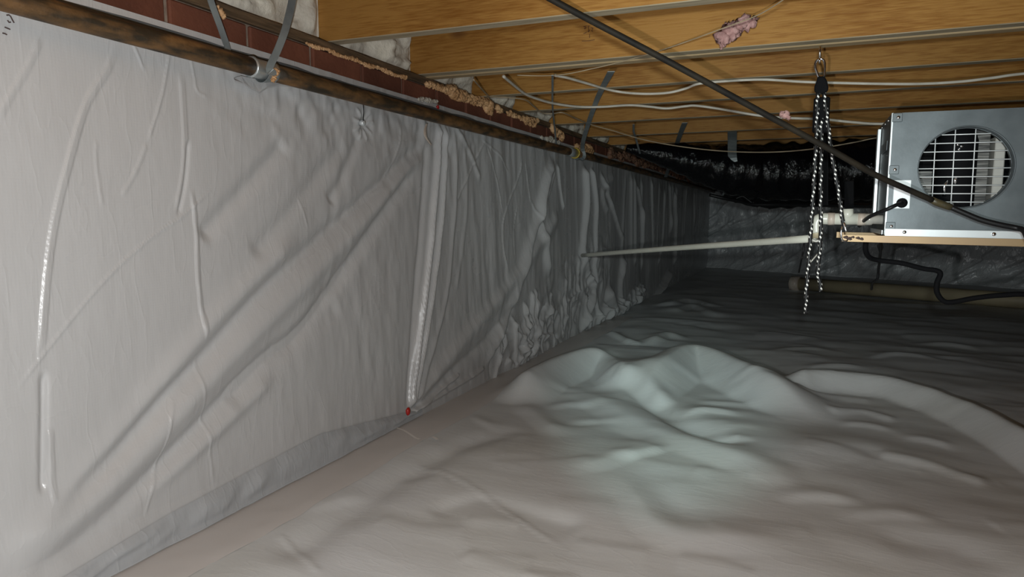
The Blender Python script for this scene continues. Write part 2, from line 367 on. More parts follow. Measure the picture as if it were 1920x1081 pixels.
# ================================================================== LINER ON THE WALL
def near_poly(U, V, pts):
    """distance to a polyline in (u,v) and parameter along it"""
    best = np.full(U.shape, 1e9); tt = np.zeros(U.shape); sgn = np.zeros(U.shape); L = 0
    seg = [math.dist(pts[i], pts[i+1]) for i in range(len(pts)-1)]; tot = sum(seg)
    for i in range(len(pts)-1):
        ax_, ay_ = pts[i]; bx, by = pts[i+1]; dx, dy = bx-ax_, by-ay_; ll = dx*dx+dy*dy+1e-12
        t = np.clip(((U-ax_)*dx+(V-ay_)*dy)/ll, 0, 1)
        d = np.hypot(U-ax_-t*dx, V-ay_-t*dy); m = d < best
        best = np.where(m, d, best); tt = np.where(m, (L+t*seg[i])/tot, tt)
        sgn = np.where(m, np.sign((U-ax_)*dy-(V-ay_)*dx), sgn); L += seg[i]
    return best, tt, sgn
def add_ridge(D, U, V, pts, wd, h, wd2=None, taper=.12, p=2, crease=False):
    """wd on the left-hand side of the line, wd2 on the other"""
    wd2 = wd2 or wd; R = 3.2*max(wd, wd2)
    a = np.array(pts); u0, v0 = a.min(0)-R; u1, v1 = a.max(0)+R
    if len(pts) > 2: pts = [q[:2] for q in crom([(a_, b_, 0) for a_, b_ in pts], 4)]
    m = (U > u0) & (U < u1) & (V > v0) & (V < v1)
    if not m.any(): return
    d, t, s = near_poly(U[m], V[m], pts); ww = np.where(s > 0, wd2, wd)
    e = np.minimum(1, np.minimum(t, 1-t)/taper) if taper > 0 else 1
    e = e*e*(3-2*e) if taper > 0 else 1
    if crease == 'tent':      # straight near slope with a rounded crest, soft far slope
        r_ = .12; q = np.sqrt((d/ww)**2+r_*r_)-r_
        prof = np.where(s > 0, np.clip(1-q, 0, None)**1.15, np.exp(-(d/ww)**2))
    elif crease == 'tuck':    # a pleat pressed flat: level top, tilted a little, abrupt sides
        q = d/ww; prof = (1-sstep(.72, 1.05, q))*(.75+.35*s*np.clip(q, 0, 1))
    else: prof = np.exp(-(d/ww)) if crease else np.exp(-(d/ww)**p)
    D[m] += h*prof*e
def wl_pts(px): return [ax(x, y, XW)[1:] for x, y in px]

def axis(a, b, s, off):
    out = [a]
    while out[-1] < b: out.append(out[-1]+s*(abs(out[-1])+off))
    return np.array(out)
ys = axis(.35, 9.2, .0022, .25); ys = np.concatenate([np.linspace(-.75, .35, 60)[:-1], ys])
zs = np.concatenate([np.linspace(-.03, .15, 62), np.linspace(.15, 1.062, 262)[1:]])
U, V = np.meshgrid(ys, zs, indexing='ij')
D = np.zeros(U.shape)
# long hanging ripples and fine vertical crinkle
D += .008*vn(U/.35, V/.8, 1)+.003*vn(U/.13+V*1.2, V/.5, 2)
D += (.0016*vn(U/.030+V*2, V/.09, 3)+.0006*vn(U/.014, V/.04, 4))*(.2+.8*sstep(1.0, 1.6, U))*(1-.7*sstep(2.4, 3.4, U))
ch = sstep(.80, .97, V)*sstep(.9, 1.2, U)*(1-sstep(2.0, 2.4, U))
D += ch*(.0045*vn(U/.045+V*4, V/.07, 5)+.003*vn(U/.02, V/.03, 6))
W = lambda px, *a, **k: add_ridge(D, U, V, wl_pts(px), *a, **k)
W([(217, 80), (200, 130), (160, 195), (130, 290), (105, 390), (92, 470), (85, 540), (75, 690)], 0.0071, 0.0038, crease='tuck')
W([(82, 690), (82, 800), (80, 930)], .006, -.007)
W([(95, 800), (98, 880), (100, 945)], 0.0057, 0.0025, crease='tuck')
W([(75, 70), (50, 125), (20, 175), (-10, 230)], 0.0057, 0.0025, crease='tuck')
W([(317, 95), (302, 180), (275, 268)], 0.0033, 0.0025, crease='tuck'); W([(275, 268), (252, 325), (225, 370)], 0.0047, 0.0021, crease='tuck')
W([(338, 130), (346, 290), (330, 402)], 0.0076, 0.0025, crease='tuck'); W([(352, 260), (346, 340), (333, 408)], .004, -.005)
W([(402, 350), (338, 408), (290, 440), (200, 520), (100, 640), (20, 745)], 0.0033, 0.0025, crease='tuck')
W([(358, 350), (368, 430), (372, 520), (385, 645)], 0.0057, 0.0038, crease='tuck')
W([(378, 660), (374, 710), (385, 770), (395, 850), (402, 915)], 0.0038, 0.0015, crease='tuck')
W([(330, 740), (314, 790), (305, 860), (283, 930), (272, 975)], 0.0033, 0.0021, crease='tuck')
W([(246, 78), (258, 105), (268, 132)], 0.0029, 0.0021, crease='tuck'); W([(355, 105), (362, 140), (368, 170), (388, 182)], 0.0029, 0.0017, crease='tuck')
W([(180, 260), (178, 300), (190, 390)], 0.0038, 0.0013, crease='tuck')
W([(753, 222), (747, 278), (722, 344), (700, 365), (660, 400), (640, 430)], 0.0043, 0.0025, crease='tuck')
W([(562, 370), (578, 430)], 0.0029, 0.0017, crease='tuck')
W([(908, 262), (890, 300), (870, 340), (850, 388)], 0.0047, 0.0029, crease='tuck'); W([(910, 268), (930, 335), (942, 402)], 0.0038, 0.0029, crease='tuck')
W([(980, 288), (972, 335), (944, 406), (942, 460), (952, 515)], 0.0057, 0.0038, crease='tuck'); W([(970, 385), (963, 440), (966, 492)], 0.0057, 0.0034, crease='tuck')
W([(900, 260), (935, 290), (955, 325)], 0.0057, 0.0021, crease='tuck')
W([(995, 370), (1003, 400), (1025, 460)], 0.0076, 0.0042, crease='tuck'); W([(985, 300), (992, 360), (996, 385)], 0.0057, 0.0034, crease='tuck')
# the bundle of pleats gathered at the red fastener
W([(820, 230), (812, 330), (804, 430), (793, 540), (779, 660), (766, 768)], .007, .022, .009, taper=.04)
W([(832, 236), (828, 330), (821, 430), (808, 540), (790, 660), (768, 768)], .006, .018, .009, taper=.04)
W([(846, 242), (852, 330), (848, 430), (835, 560), (800, 690), (770, 768)], .009, .006, .016, taper=.05)
W([(798, 260), (790, 400), (778, 560), (764, 768)], .014, -.010, taper=.05)
W([(860, 250), (872, 330), (868, 440), (850, 560)], .012, .003)
W([(850, 240), (880, 290), (900, 340)], .012, .006)
W([(768, 770), (850, 655), (930, 560), (1000, 470), (1045, 400)], .030, .018, .045, taper=.05)
W([(768, 772), (840, 700), (905, 640), (960, 570)], .022, -.012, taper=.05)
W([(768, 772), (820, 742), (870, 712), (905, 688)], .008, .010, taper=.05)
W([(770, 773), (815, 737), (860, 700)], .007, .010, taper=.05)
# broad diagonal drapes
for px, a, b in (([(60, 1010), (115, 955), (235, 830), (320, 735), (390, 665), (490, 552), (600, 450), (700, 360), (798, 262)], .022, -.016),
                 ([(20, 1115), (90, 1065), (225, 955), (390, 785), (500, 672), (575, 610), (700, 430), (785, 305)], .022, -.018),
                 ([(374, 448), (459, 355), (537, 267)], .022, -.010), ([(470, 480), (540, 400), (620, 300), (650, 270)], .025, -.007), ([(618, 381), (650, 320), (676, 250)], .018, -.008),
                 ([(430, 760), (560, 640), (640, 570)], .03, -.007)):
    W(px, a, b, taper=.08)
W([(20, 1075), (150, 955), (250, 865), (360, 745), (500, 600), (650, 450), (790, 285)], .030, .014, taper=.08)
W([(0, 1060), (60, 1000), (150, 905), (260, 770), (400, 600), (560, 440)], .026, .012, taper=.1)
W([(60, 1095), (220, 965), (380, 830), (520, 700)], .02, .010, taper=.1)
# starburst round the silver pin
for k in range(9):
    a = k*2*math.pi/9+.2; y0, z0 = wl_pts([(682, 231)])[0]
    add_ridge(D, U, V, [(y0+.01*math.cos(a), z0+.01*math.sin(a)), (y0+.055*math.cos(a), z0+.055*math.sin(a))], .004, .005, taper=.3)
y0, z0 = wl_pts([(682, 231)])[0]; D -= .008*np.exp(-((U-y0)**2+(V-z0)**2)/.022**2)
# loose sheet edge and crumpled toe further along
W([(1035, 290), (1032, 330), (1015, 380), (1000, 430), (985, 480), (960, 560), (905, 690)], .014, .022, .04, taper=.08)
W([(1035, 300), (1020, 340), (1008, 400), (1020, 460), (1030, 520)], .018, .022, .03)
W([(1042, 305), (1050, 360), (1058, 395)], .012, .012)
rs = random.Random(4)
for k in range(70):
    yc = rs.uniform(2.35, 3.75); t = (yc-2.35)/1.4; zc = rs.uniform(.02, .10+.34*t); Ln = rs.uniform(.05, .17); a = rs.uniform(.6, 1.7) if rs.random() < .75 else rs.uniform(-.6, .4)
    p0 = (yc-Ln*math.cos(a)*.6, zc-Ln*math.sin(a)); p1 = (yc+Ln*math.cos(a)*.6, zc+Ln*math.sin(a))
    pm = ((p0[0]+p1[0])/2+rs.uniform(-.02, .02), zc)
    add_ridge(D, U, V, [p0, pm, p1], rs.uniform(.004, .010), rs.uniform(.006, .018)*rs.choice((1, 1, -.8)), rs.uniform(.008, .03), crease=rs.random() < .8)
t_ = np.clip((U-2.3)/1.4, 0, 1); msk = sstep(2.3, 2.5, U)*(1-sstep(3.9, 4.4, U))*(1-sstep(.06+.38*t_, .12+.50*t_, V))
fc_ = .5-np.abs(vn(U/.10+V*3.5, V/.16-U*.8, 14)); fc2 = .5-np.abs(vn(U/.045-V*5, V/.07, 15))
D += msk*(.020*fc_+.009*fc2)
D += (1-msk)*sstep(1.9, 2.4, U)*(.005*(.5-np.abs(vn(U/.16+V*1.1, V/.9, 16)))+.003*(.5-np.abs(vn(U/.06+V*1.8, V/.5, 17))))
# tall gathered pleats where the drain line meets the wall, and beyond
W([(1095, 308), (1098, 380), (1092, 440), (1090, 480), (1108, 540), (1098, 585), (1086, 628)], .020, .034, .026, taper=.05)
W([(1108, 312), (1116, 380), (1114, 440), (1112, 520), (1116, 600)], .014, .024, .018, taper=.05)
W([(1125, 320), (1150, 400), (1168, 450)], .018, .018); W([(1150, 330), (1130, 360), (1140, 400)], .03, .015)
W([(1190, 345), (1202, 400), (1204, 470)], .022, .022); W([(1262, 352), (1264, 420), (1262, 500)], .028, .035)
W([(1254, 505), (1235, 540), (1208, 583)], .045, .06, .02); W([(1245, 350), (1240, 440), (1230, 500)], .02, .018)
W([(1170, 480), (1160, 540), (1168, 600)], .04, .03); W([(1132, 540), (1150, 590), (1165, 610)], .05, .045)
for k in range(26):
    yc = rs.uniform(3.7, 5.2); Ln = rs.uniform(.05, .16)
    add_ridge(D, U, V, [(yc, .0), (yc+rs.uniform(-.1, .12), Ln)], .02, rs.uniform(.015, .04), crease=True)
for k in range(22):
    yc = rs.uniform(4.5, 9); add_ridge(D, U, V, [(yc, 1.0), (yc+rs.uniform(-.2, .2), rs.uniform(.1, .6))], rs.uniform(.012, .03), rs.uniform(.006, .02))
# tucked in at the very top, curling out on to the floor at the foot
D = D*(1-.75*sstep(1.0, 1.06, V))
foot = .085-.045*sstep(1.3, 1.75, U)+.0*U
k = np.clip((foot-V)/(foot+.03), 0, 1)
flap = (1-sstep(1.45, 2.0, U))*.75+.25
D = D*(1-.6*k)+flap*(.014*k**1.6+.004*np.sin(np.pi*np.clip(k*1.6, 0, 1)))
D += flap*(k > 0)*k*.004*vn(U/.09+k*3, k*3, 8)
X = XW+.004+D-D.min()*0
X = np.maximum(X, XW-.02)
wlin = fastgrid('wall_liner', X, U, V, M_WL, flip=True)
tag(wlin, 'white plastic sheet hung down the long left wall, creased and pleated', 'plastic sheet')
hv = []; hy = axis(.42, 1.80, .006, .5); nh = 12
for y in hy:
    zt = float(np.interp(y, [.4, .65, .865, 1.32, 1.746, 1.8], [.030, .042, .064, .087, .031, .02]))
    for j in range(nh):
        k_ = j/(nh-1); zz = zt*(1-k_)+.006*k_; iu = np.argmin(abs(ys-y)); iv = np.argmin(abs(zs-zz))
        hv.append((float(X[iu, iv])+.002+.006*math.sin(math.pi*min(1, k_*1.15))+.006*float(vn(y/.05+k_*1.5, k_*2.5, 37))*math.sin(math.pi*k_)+.004*k_, y, zz+.003*(1-k_)))
MB().add(hv, [(i*nh+j, i*nh+j+1, (i+1)*nh+j+1, (i+1)*nh+j) for i in range(len(hy)-1) for j in range(nh-1)]).build('hem', M_HEM, wlin, smooth=True, label='cooler grey bottom hem of the sheet')
# felt-pen marks on the sheet
mm = MB()
for px in ([(12.5, 28.5), (17, 28), (20, 31), (23, 37), (26.5, 43)], [(14, 38), (17, 42), (20, 41.5)], [(9, 51), (14, 53), (19, 55)], [(5, 62), (9, 63), (13, 65)]):
    pts = []
    for x, y in px:
        q = ax(x, y, XW); iu = np.argmin(abs(ys-q[1])); iv = np.argmin(abs(zs-q[2])); q = ax(x, y, float(X[iu, iv])+.0012); pts.append(q)
    mm.tube(pts, .0011, 6)
mm.build('marker_scribble', M_INK, wlin)
# torn edge below the first pipe strap
pts_t = [(438, 146), (452, 142), (470, 146), (498, 150), (520, 150), (548, 152), (562, 158)]
pts_b = [(440, 150), (458, 156), (470, 164), (487, 172), (500, 163), (525, 158), (560, 162)]
mt = MB(); vv = [ax(x, y, XW+.022) for x, y in pts_t]+[ax(x, y, XW+.030) for x, y in pts_b]+[ax(x, y+3, XW+.012) for x, y in pts_b]
n = len(pts_t); mt.add(vv, [(i, i+n, i+1+n, i+1) for i in range(n-1)]+[(i+n, i+2*n, i+1+2*n, i+1+n) for i in range(n-1)])
mt.build('torn_flap', M_WL, wlin, smooth=False, label='ragged grey flap of sheet')
# ---- grey sealing tape near the sheet's top edge
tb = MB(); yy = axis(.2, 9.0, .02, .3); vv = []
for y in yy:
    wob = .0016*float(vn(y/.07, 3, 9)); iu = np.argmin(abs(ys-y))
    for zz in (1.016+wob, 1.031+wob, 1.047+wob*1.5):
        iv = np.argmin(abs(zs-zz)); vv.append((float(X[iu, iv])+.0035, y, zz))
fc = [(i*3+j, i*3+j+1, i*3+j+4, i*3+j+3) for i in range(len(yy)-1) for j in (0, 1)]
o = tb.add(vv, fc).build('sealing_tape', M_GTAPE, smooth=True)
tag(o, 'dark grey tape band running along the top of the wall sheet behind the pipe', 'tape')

# ================================================================== LINER ON THE FLOOR
fy = axis(-.3, 9.1, .0052, .62); fxs = np.concatenate([np.linspace(XW-.02, 1.25, 420), np.linspace(1.25, 4.55, 90)[1:]])
FX, FY = np.meshgrid(fxs, fy, indexing='ij')
Z = np.zeros(FX.shape)
def fl_pts(px, z): return [az(x, y, z)[:2] for x, y in px]
inner = sstep(XW+.10, XW+.30, FX)
Z += inner*(.011*vn(FX/.55+FY*.3, FY/.42, 21)+.0052*vn(FX/.30+FY*.4, FY/.15, 22)+.0013*vn(FX/.18-FY*.8, FY/.065, 23)+.0004*vn(FX/.10, FY/.03, 24))
Z += .002*vn(FX/.1, FY/.1, 25)*sstep(XW, XW+.1, FX)
def G(px, wd_near, wd_far, h, z=None, **k):
    """ridge by its crest as seen in the photograph; near and far slopes of their own width"""
    p = fl_pts(px, h if z is None else z)
    if p[0][0] > p[-1][0]: p = p[::-1]
    # travelling to +x the right-hand side is the near side
    if h > 0: k.setdefault('crease', 'tent')
    add_ridge(Z, FX, FY, p, wd_far, h, wd_near, **k)
G([(960, 715), (1010, 685), (1060, 665), (1110, 655), (1150, 660), (1178, 695)], .11, .09, .085, taper=.15)
G([(1185, 705), (1245, 670), (1300, 647), (1360, 664), (1430, 692), (1500, 716), (1570, 740)], .12, .13, .100, taper=.22)
G([(1470, 700), (1510, 697), (1560, 698), (1640, 704), (1720, 722), (1820, 757), (1925, 808), (2040, 870)], .075, .075, .065, taper=.08)
G([(1120, 650), (1160, 690), (1215, 740), (1300, 790), (1400, 835)], .05, .06, -.032, z=0.02, taper=.1)
G([(1145, 705), (1190, 712), (1255, 740)], .06, .05, .035, taper=.25)
G([(1090, 720), (1160, 760), (1230, 800), (1330, 835), (1430, 868), (1520, 880)], .09, .08, .018, taper=.2)
G([(1215, 640), (1250, 622), (1290, 632)], .05, .05, .02, taper=.3); G([(1140, 618), (1180, 635), (1210, 640)], .03, .04, .018)
G([(1250, 570), (1290, 560), (1340, 570)], .08, .12, .025); G([(1260, 582), (1300, 570), (1350, 590)], .06, .1, .02)
G([(1290, 735), (1370, 738), (1450, 742)], .035, .06, .004, taper=.35); G([(1260, 765), (1340, 770), (1430, 780)], .035, .06, .004, taper=.35)
G([(1230, 715), (1290, 712), (1360, 718)], .03, .05, .006, taper=.35); G([(1330, 800), (1400, 800), (1450, 812)], .03, .06, .004, taper=.4)
G([(1480, 738), (1560, 742), (1640, 750)], .03, .03, .008); G([(1550, 770), (1620, 768), (1680, 785)], .03, .03, .010)
G([(1450, 860), (1530, 838), (1620, 832), (1700, 850), (1780, 862), (1880, 890)], .10, .10, .014, taper=.25)
G([(1640, 850), (1740, 868), (1860, 900)], .03, .03, .008)
G([(1390, 905), (1450, 895), (1520, 905)], .05, .07, .006, taper=.4); G([(1040, 870), (1110, 868), (1190, 840), (1240, 815)], .05, .06, .010, taper=.3)
G([(960, 745), (990, 760), (1030, 790), (1050, 815)], .05, .05, .012, taper=.3)
G([(880, 770), (910, 790), (940, 800)], .02, .03, .005, taper=.4)
G([(1190, 880), (1240, 920), (1270, 960), (1310, 990)], .06, .06, -.006, z=0, taper=.3)
G([(1150, 880), (1200, 930), (1230, 975), (1290, 1000), (1400, 1005), (1550, 1015)], .06, .05, .009, taper=.3)
G([(560, 960), (640, 930), (700, 915)], .03, .05, .006, taper=.4); G([(470, 970), (520, 960), (560, 965)], .02, .03, .005, taper=.4)
G([(500, 1070), (620, 985), (760, 890), (880, 830), (980, 800)], .05, .05, -.014, z=0)
G([(800, 960), (900, 935), (1000, 960), (1100, 985)], .05, .03, -.008, z=0)
G([(1640, 1020), (1760, 1020), (1840, 1050), (1880, 1080)], .05, .06, -.006, z=0, taper=.3)
G([(770, 860), (860, 900), (960, 960), (1060, 1020)], .006, .006, .003, z=0); G([(520, 1000), (560, 1035), (600, 1081)], .006, .006, .003, z=0)
for px, wn, h in (([(1290, 748), (1370, 752), (1440, 760)], .02, .006), ([(1350, 728), (1420, 732), (1500, 745)], .02, .006), ([(1270, 770), (1330, 768), (1400, 778)], .02, .007), ([(1310, 812), (1370, 818), (1430, 830)], .02, .006),
                  ([(1020, 760), (1070, 752), (1130, 758)], .03, .006), ([(1000, 735), (1060, 728), (1110, 735)], .03, .006), ([(1050, 790), (1110, 782), (1190, 785)], .03, .006), ([(1150, 860), (1200, 850), (1262, 832)], .025, .010),
                  ([(1560, 790), (1620, 792), (1690, 808)], .025, .008), ([(1680, 815), (1740, 822), (1800, 840)], .025, .008), ([(1450, 930), (1530, 925), (1640, 940)], .03, .008), ([(1560, 965), (1660, 958), (1780, 975)], .03, .006),
                  ([(1500, 690), (1560, 684), (1640, 690)], .03, .010), ([(1610, 670), (1690, 662), (1780, 676)], .03, .010), ([(1700, 640), (1780, 640), (1860, 655)], .03, .010), ([(1440, 655), (1510, 650), (1580, 655)], .03, .010)):
    G(px, wn, wn*1.4, h, taper=.35)
rs = random.Random(8)
for k in range(150):
    y = rs.uniform(1.0, 4.2); x = rs.uniform(-.95, .45*y+.35); a = rs.uniform(-.35, .35)+(.35 if x < -.4 else -.1); Ln = rs.uniform(.05, .16)*(.6+y*.25)
    c = rs.uniform(-.03, .03)
    add_ridge(Z, FX, FY, [(x-Ln*math.cos(a), y-Ln*math.sin(a)), (x, y+c), (x+Ln*math.cos(a), y+Ln*math.sin(a))], rs.uniform(.015, .03), rs.uniform(.001, .0032), rs.uniform(.02, .06))
for k in range(60):
    y = rs.uniform(3.2, 7.5); x = rs.uniform(-.9, 3); a = rs.uniform(-.3, .3); Ln = rs.uniform(.15, .5)
    add_ridge(Z, FX, FY, [(x-Ln*math.cos(a), y-Ln*math.sin(a)), (x, y+.05), (x+Ln*math.cos(a), y+Ln*math.sin(a))], .05, rs.uniform(.002, .008), .10)
Z = np.where(FX < XW+.22, Z*sstep(XW+.02, XW+.22, FX), Z)
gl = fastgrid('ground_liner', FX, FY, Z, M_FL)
tag(gl, 'white plastic ground sheet covering the whole floor, rumpled with ridges', 'plastic sheet')
def fz(x, y):
    i = int(np.clip(np.searchsorted(fxs, x), 1, len(fxs)-1)); j = int(np.clip(np.searchsorted(fy, y), 1, len(fy)-1))
    a = (x-fxs[i-1])/(fxs[i]-fxs[i-1]); b = (y-fy[j-1])/(fy[j]-fy[j-1])
    return float((Z[i-1, j-1]*(1-a)+Z[i, j-1]*a)*(1-b)+(Z[i-1, j]*(1-a)+Z[i, j]*a)*b)
# seam tape along the foot of the wall
tb = MB(); yy = axis(.45, 4.2, .02, .25); vv = []; nc = 9
for i, y in enumerate(yy):
    for j in range(nc):
        s_ = j/(nc-1); x = -1.172+.004*math.sin(y*7)+.003*float(vn(y/.05, 1, 31))+s_*(.145+.004*float(vn(y/.3, 2, 32)))
        vv.append((x, y, fz(x, y)+(.0028 if 0 < j < nc-1 else .0004)+.0010*float(vn(y/.03, s_*5, 33))))
o = tb.add(vv, [(i*nc+j, i*nc+j+1, (i+1)*nc+j+1, (i+1)*nc+j) for i in range(len(yy)-1) for j in range(nc-1)]).build('seam_tape', M_TAPE, smooth=True)
tag(o, 'wide white tape strip sealing the floor sheet along the foot of the wall', 'tape')
# liner on the back wall
us = np.linspace(0, (BK1-BK0).length, 420); zb = np.linspace(-.05, 1.02, 120); UB, VB = np.meshgrid(us, zb, indexing='ij')
DB = .05*vn(UB/.5, VB/.9, 41)+.03*vn(UB/.16+VB*2.2, VB/.5, 42)+.016*vn(UB/.07+VB*3, VB/.12, 43)+.008*vn(UB/.03, VB/.05, 44)
rs = random.Random(3)
for k in range(110):
    u0 = rs.uniform(-.2, 5.5); v0 = rs.uniform(-.05, .6); u1 = rs.uniform(.1, .6); add_ridge(DB, UB, VB, [(u0, v0), (u0+u1, v0+u1*rs.uniform(.35, .9))], rs.uniform(.008, .02), rs.uniform(.010, .04), .03, crease=rs.random() < .5)
DB += .12*np.clip(1-VB/.25, 0, 1)**2
XB = BK0.x+bd.x*UB+bn.x*DB; YB = BK0.y+bd.y*UB+bn.y*DB
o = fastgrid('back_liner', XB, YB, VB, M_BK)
tag(o, 'shiny crinkled plastic sheet covering the far end wall', 'plastic sheet')

# ================================================================== SILL, JOISTS, INSULATION
o = MB().box((XW-.13, -.8, 1.118), (XW+.002, 9.0, 1.141), .002).build('sill_plate', M_SILL)
tag(o, 'dark weathered timber sill plate lying on top of the brick course', 'beam')
JY = [1.06, 1.495, 1.935, 2.365, 2.755, 3.205, 3.77, 4.25, 4.7, 5.15, 5.6, 6.1, 6.6, 7.1]
JZ = 1.143; SK = .07
JL = ['pine floor joist just above the first pipe strap, mostly out of the picture',
      'nearest full pine floor joist across the top of the picture, with a large knotty patch',
      'doubled pine joist with an ink stamp, carrying the hook of the rope',
      'pine joist just behind the doubled one, white cable drooping below it',
      'fourth pine joist back, between the drooping cable and the lower white cable',
      'fifth pine joist back, above the lower white cable',
      'last pine joist in view, with dark knots, right above the black duct']
def slab(x0, x1, yf, th, z0, z1):
    m = MB(); V_ = []
    for x in np.linspace(x0, x1, 13):
        y = yf+x*SK+.002*float(vn(x/.4, yf, 51)); dz = .0015*float(vn(x/.3, yf, 52))
        for a, b in ((0, z0+.002+dz), (.002, z0+dz), (th-.002, z0+dz), (th, z0+.002+dz), (th, z1), (0, z1)): V_.append((x, y+a, b))
    Fc = [(5, 4, 3, 2, 1, 0), tuple(12*6+k for k in range(6))]
    for i in range(12):
        for k in range(6): Fc.append((i*6+k, i*6+(k+1) % 6, (i+1)*6+(k+1) % 6, (i+1)*6+k))
    return m.add(V_, Fc)
def dirty(o):
    o.data.materials.append(M_DIRT)
    for p_ in o.data.polygons:
        if abs(p_.normal.z) > .5: p_.material_index = 1
    return o
joists = []
for i, y in enumerate(JY):
    lab = JL[i] if i < len(JL) else 'pine floor joist above the black duct, in the dark'
    if i == 2:
        e = empty('floor_joist', (0, y, JZ), lab, 'joist', 'floor joists')
        dirty(slab(-1.30, 4.5, y, .037, JZ, 1.377).build('board', M_WOOD, e))
        slab(-1.24, 4.5, y+.0385, .037, JZ-.003, 1.377).build('board', M_DIRTL, e, label='greyer rear board')
        st = MB()
        def stroke(px):
            st.tube([tuple(Vector(ay(px_, py_, 1.9))*1.0) for px_, py_ in px], .0009, 5)
        stamps = [[(1094, 50), (1100, 49)], [(1095, 54), (1100, 52)], [(1097, 49), (1097, 55)], [(1094, 63), (1097, 62), (1100, 60)],
                  [(1102, 49), (1106, 49)], [(1103, 50), (1104, 60)], [(1102, 60), (1106, 56)], [(1108, 52), (1112, 53)], [(1112, 53), (1109, 58), (1112, 59)],
                  [(1105.5, 64), (1105.5, 71)], [(1091, 77), (1104, 76.5), (1115, 74.5)]]
        for s_ in stamps:
            pts = []
            for a, b in s_:
                q = ay(a, b, y); q = ay(a, b, y+q[0]*SK-.0003); pts.append(q)
            st.tube(pts, .0009, 5)
        st.build('ink_stamp', M_STAMP, e)
    else:
        o = dirty(slab(-1.30, 4.5, y, .038, JZ, 1.377).build('floor_joist', M_WOOD))
        tag(o, lab, 'joist', 'floor joists')
# old glue runs on the doubled joist's underside
for px, lab in (((960, 152), 'pale dried drip on the underside of the doubled joist, left one'), ):
    pass
# fibreglass batts standing between the joist ends, over the sill
for i in range(len(JY)-1):
    y0 = JY[i]+(.079 if i == 2 else .04)-1.2*SK; y1 = JY[i+1]-.002-1.2*SK
    if y0 > 4.6: break
    nu, nv = 26, 18; V_ = []
    for a in range(nu):
        for b in range(nv):
            y = y0+(y1-y0)*a/(nu-1); z = 1.142+.233*b/(nv-1)
            edge = min(a, nu-1-a, 3)/3*min(b+1, 3)/3
            x = XW-.035+edge*(.018+.022*float(vn(y/.05, z/.05, 60+i))+.012*float(vn(y/.02, z/.02, 70+i)))
            V_.append((x, y, z))
    n0 = len(V_); V_ += [(XW-.12, y0, 1.142), (XW-.12, y1, 1.142), (XW-.12, y1, 1.375), (XW-.12, y0, 1.375)]
    Fc = [(a*nv+b, (a+1)*nv+b, (a+1)*nv+b+1, a*nv+b+1) for a in range(nu-1) for b in range(nv-1)]
    Fc += [tuple([n0, n0+3]+[b for b in range(nv-1, -1, -1)]), tuple([n0+2, n0+1]+[(nu-1)*nv+b for b in range(nv)]),
           tuple([n0+1, n0]+[a*nv for a in range(nu)]), tuple([n0+3, n0+2]+[a*nv+nv-1 for a in range(nu-1, -1, -1)]), (n0, n0+1, n0+2, n0+3)]
    o = mk('insulation_batt', V_, Fc, M_BATT, smooth=True)
    labs = ['cream fibreglass batt hidden above the first pipe strap', 'large cream fibreglass batt left of the nearest full joist', 'cream fibreglass batt between the nearest full joist and the doubled joist',
            'small grey-lit fibreglass batt behind the doubled joist above the foam', 'dusty fibreglass batt above the sill by the thin hanging wire', 'dim fibreglass batt above the sill behind the second pipe strap', 'dim fibreglass batt next to the left end of the duct', 'far dim fibreglass batt behind the duct end']
    tag(o, labs[min(i, 7)], 'insulation', 'fibreglass batts over the sill')

# ================================================================== PIPE ALONG THE WALL
XP = XW+.050; ZP = 1.014; RP = .0195
def pz(y): return ZP-.006*math.sin(min(y, 4)*1.1)-.0015*y
e = empty('wall_pipe', (XP, 1, ZP), 'long rusty brown steel pipe running along the top of the left wall', 'pipe')
YC = 1.115
MB().tube([(XP, y, pz(y)) for y in np.linspace(-.6, YC-.022, 24)], RP, 20).build('pipe_section', M_PIPE, e, True)
MB().tube([(XP, y, pz(y)) for y in np.linspace(YC+.03, 3.25, 30)], RP, 20).build('pipe_section', M_PIPE, e, True)
MB().tube([(XP, y, pz(y)) for y in np.linspace(3.33, 9.0, 30)], RP, 20).build('pipe_section', M_PIPE, e, True, label='dark far section of the pipe')
MB().tube([(XP, YC-.03, pz(YC)), (XP, YC-.028, pz(YC)), (XP, YC-.02, pz(YC)), (XP, YC+.03, pz(YC)), (XP, YC+.036, pz(YC))], [RP+.002, RP+.0045, RP+.0015, RP+.0015, RP+.0035], 20).build('coupling', M_GALV, e, True, label='silver galvanised sleeve')
m = MB()
y2 = ax(1072, 293, XP)[1]
m.tube([(XP, y2-.05, pz(y2)), (XP, y2+.05, pz(y2))], RP+.004, 18); m.build('coupling', M_GALV, e, True, label='glassy grey far sleeve')
mr_ = MB(); mr_.tube([(XP+(RP+.006)*math.cos(t), y2+.05, pz(y2)+(RP+.006)*math.sin(t)) for t in np.linspace(0, 2*math.pi, 25)], .0035, 6); mr_.build('collar_ring', M_YEL, e, True, label='yellow ring')
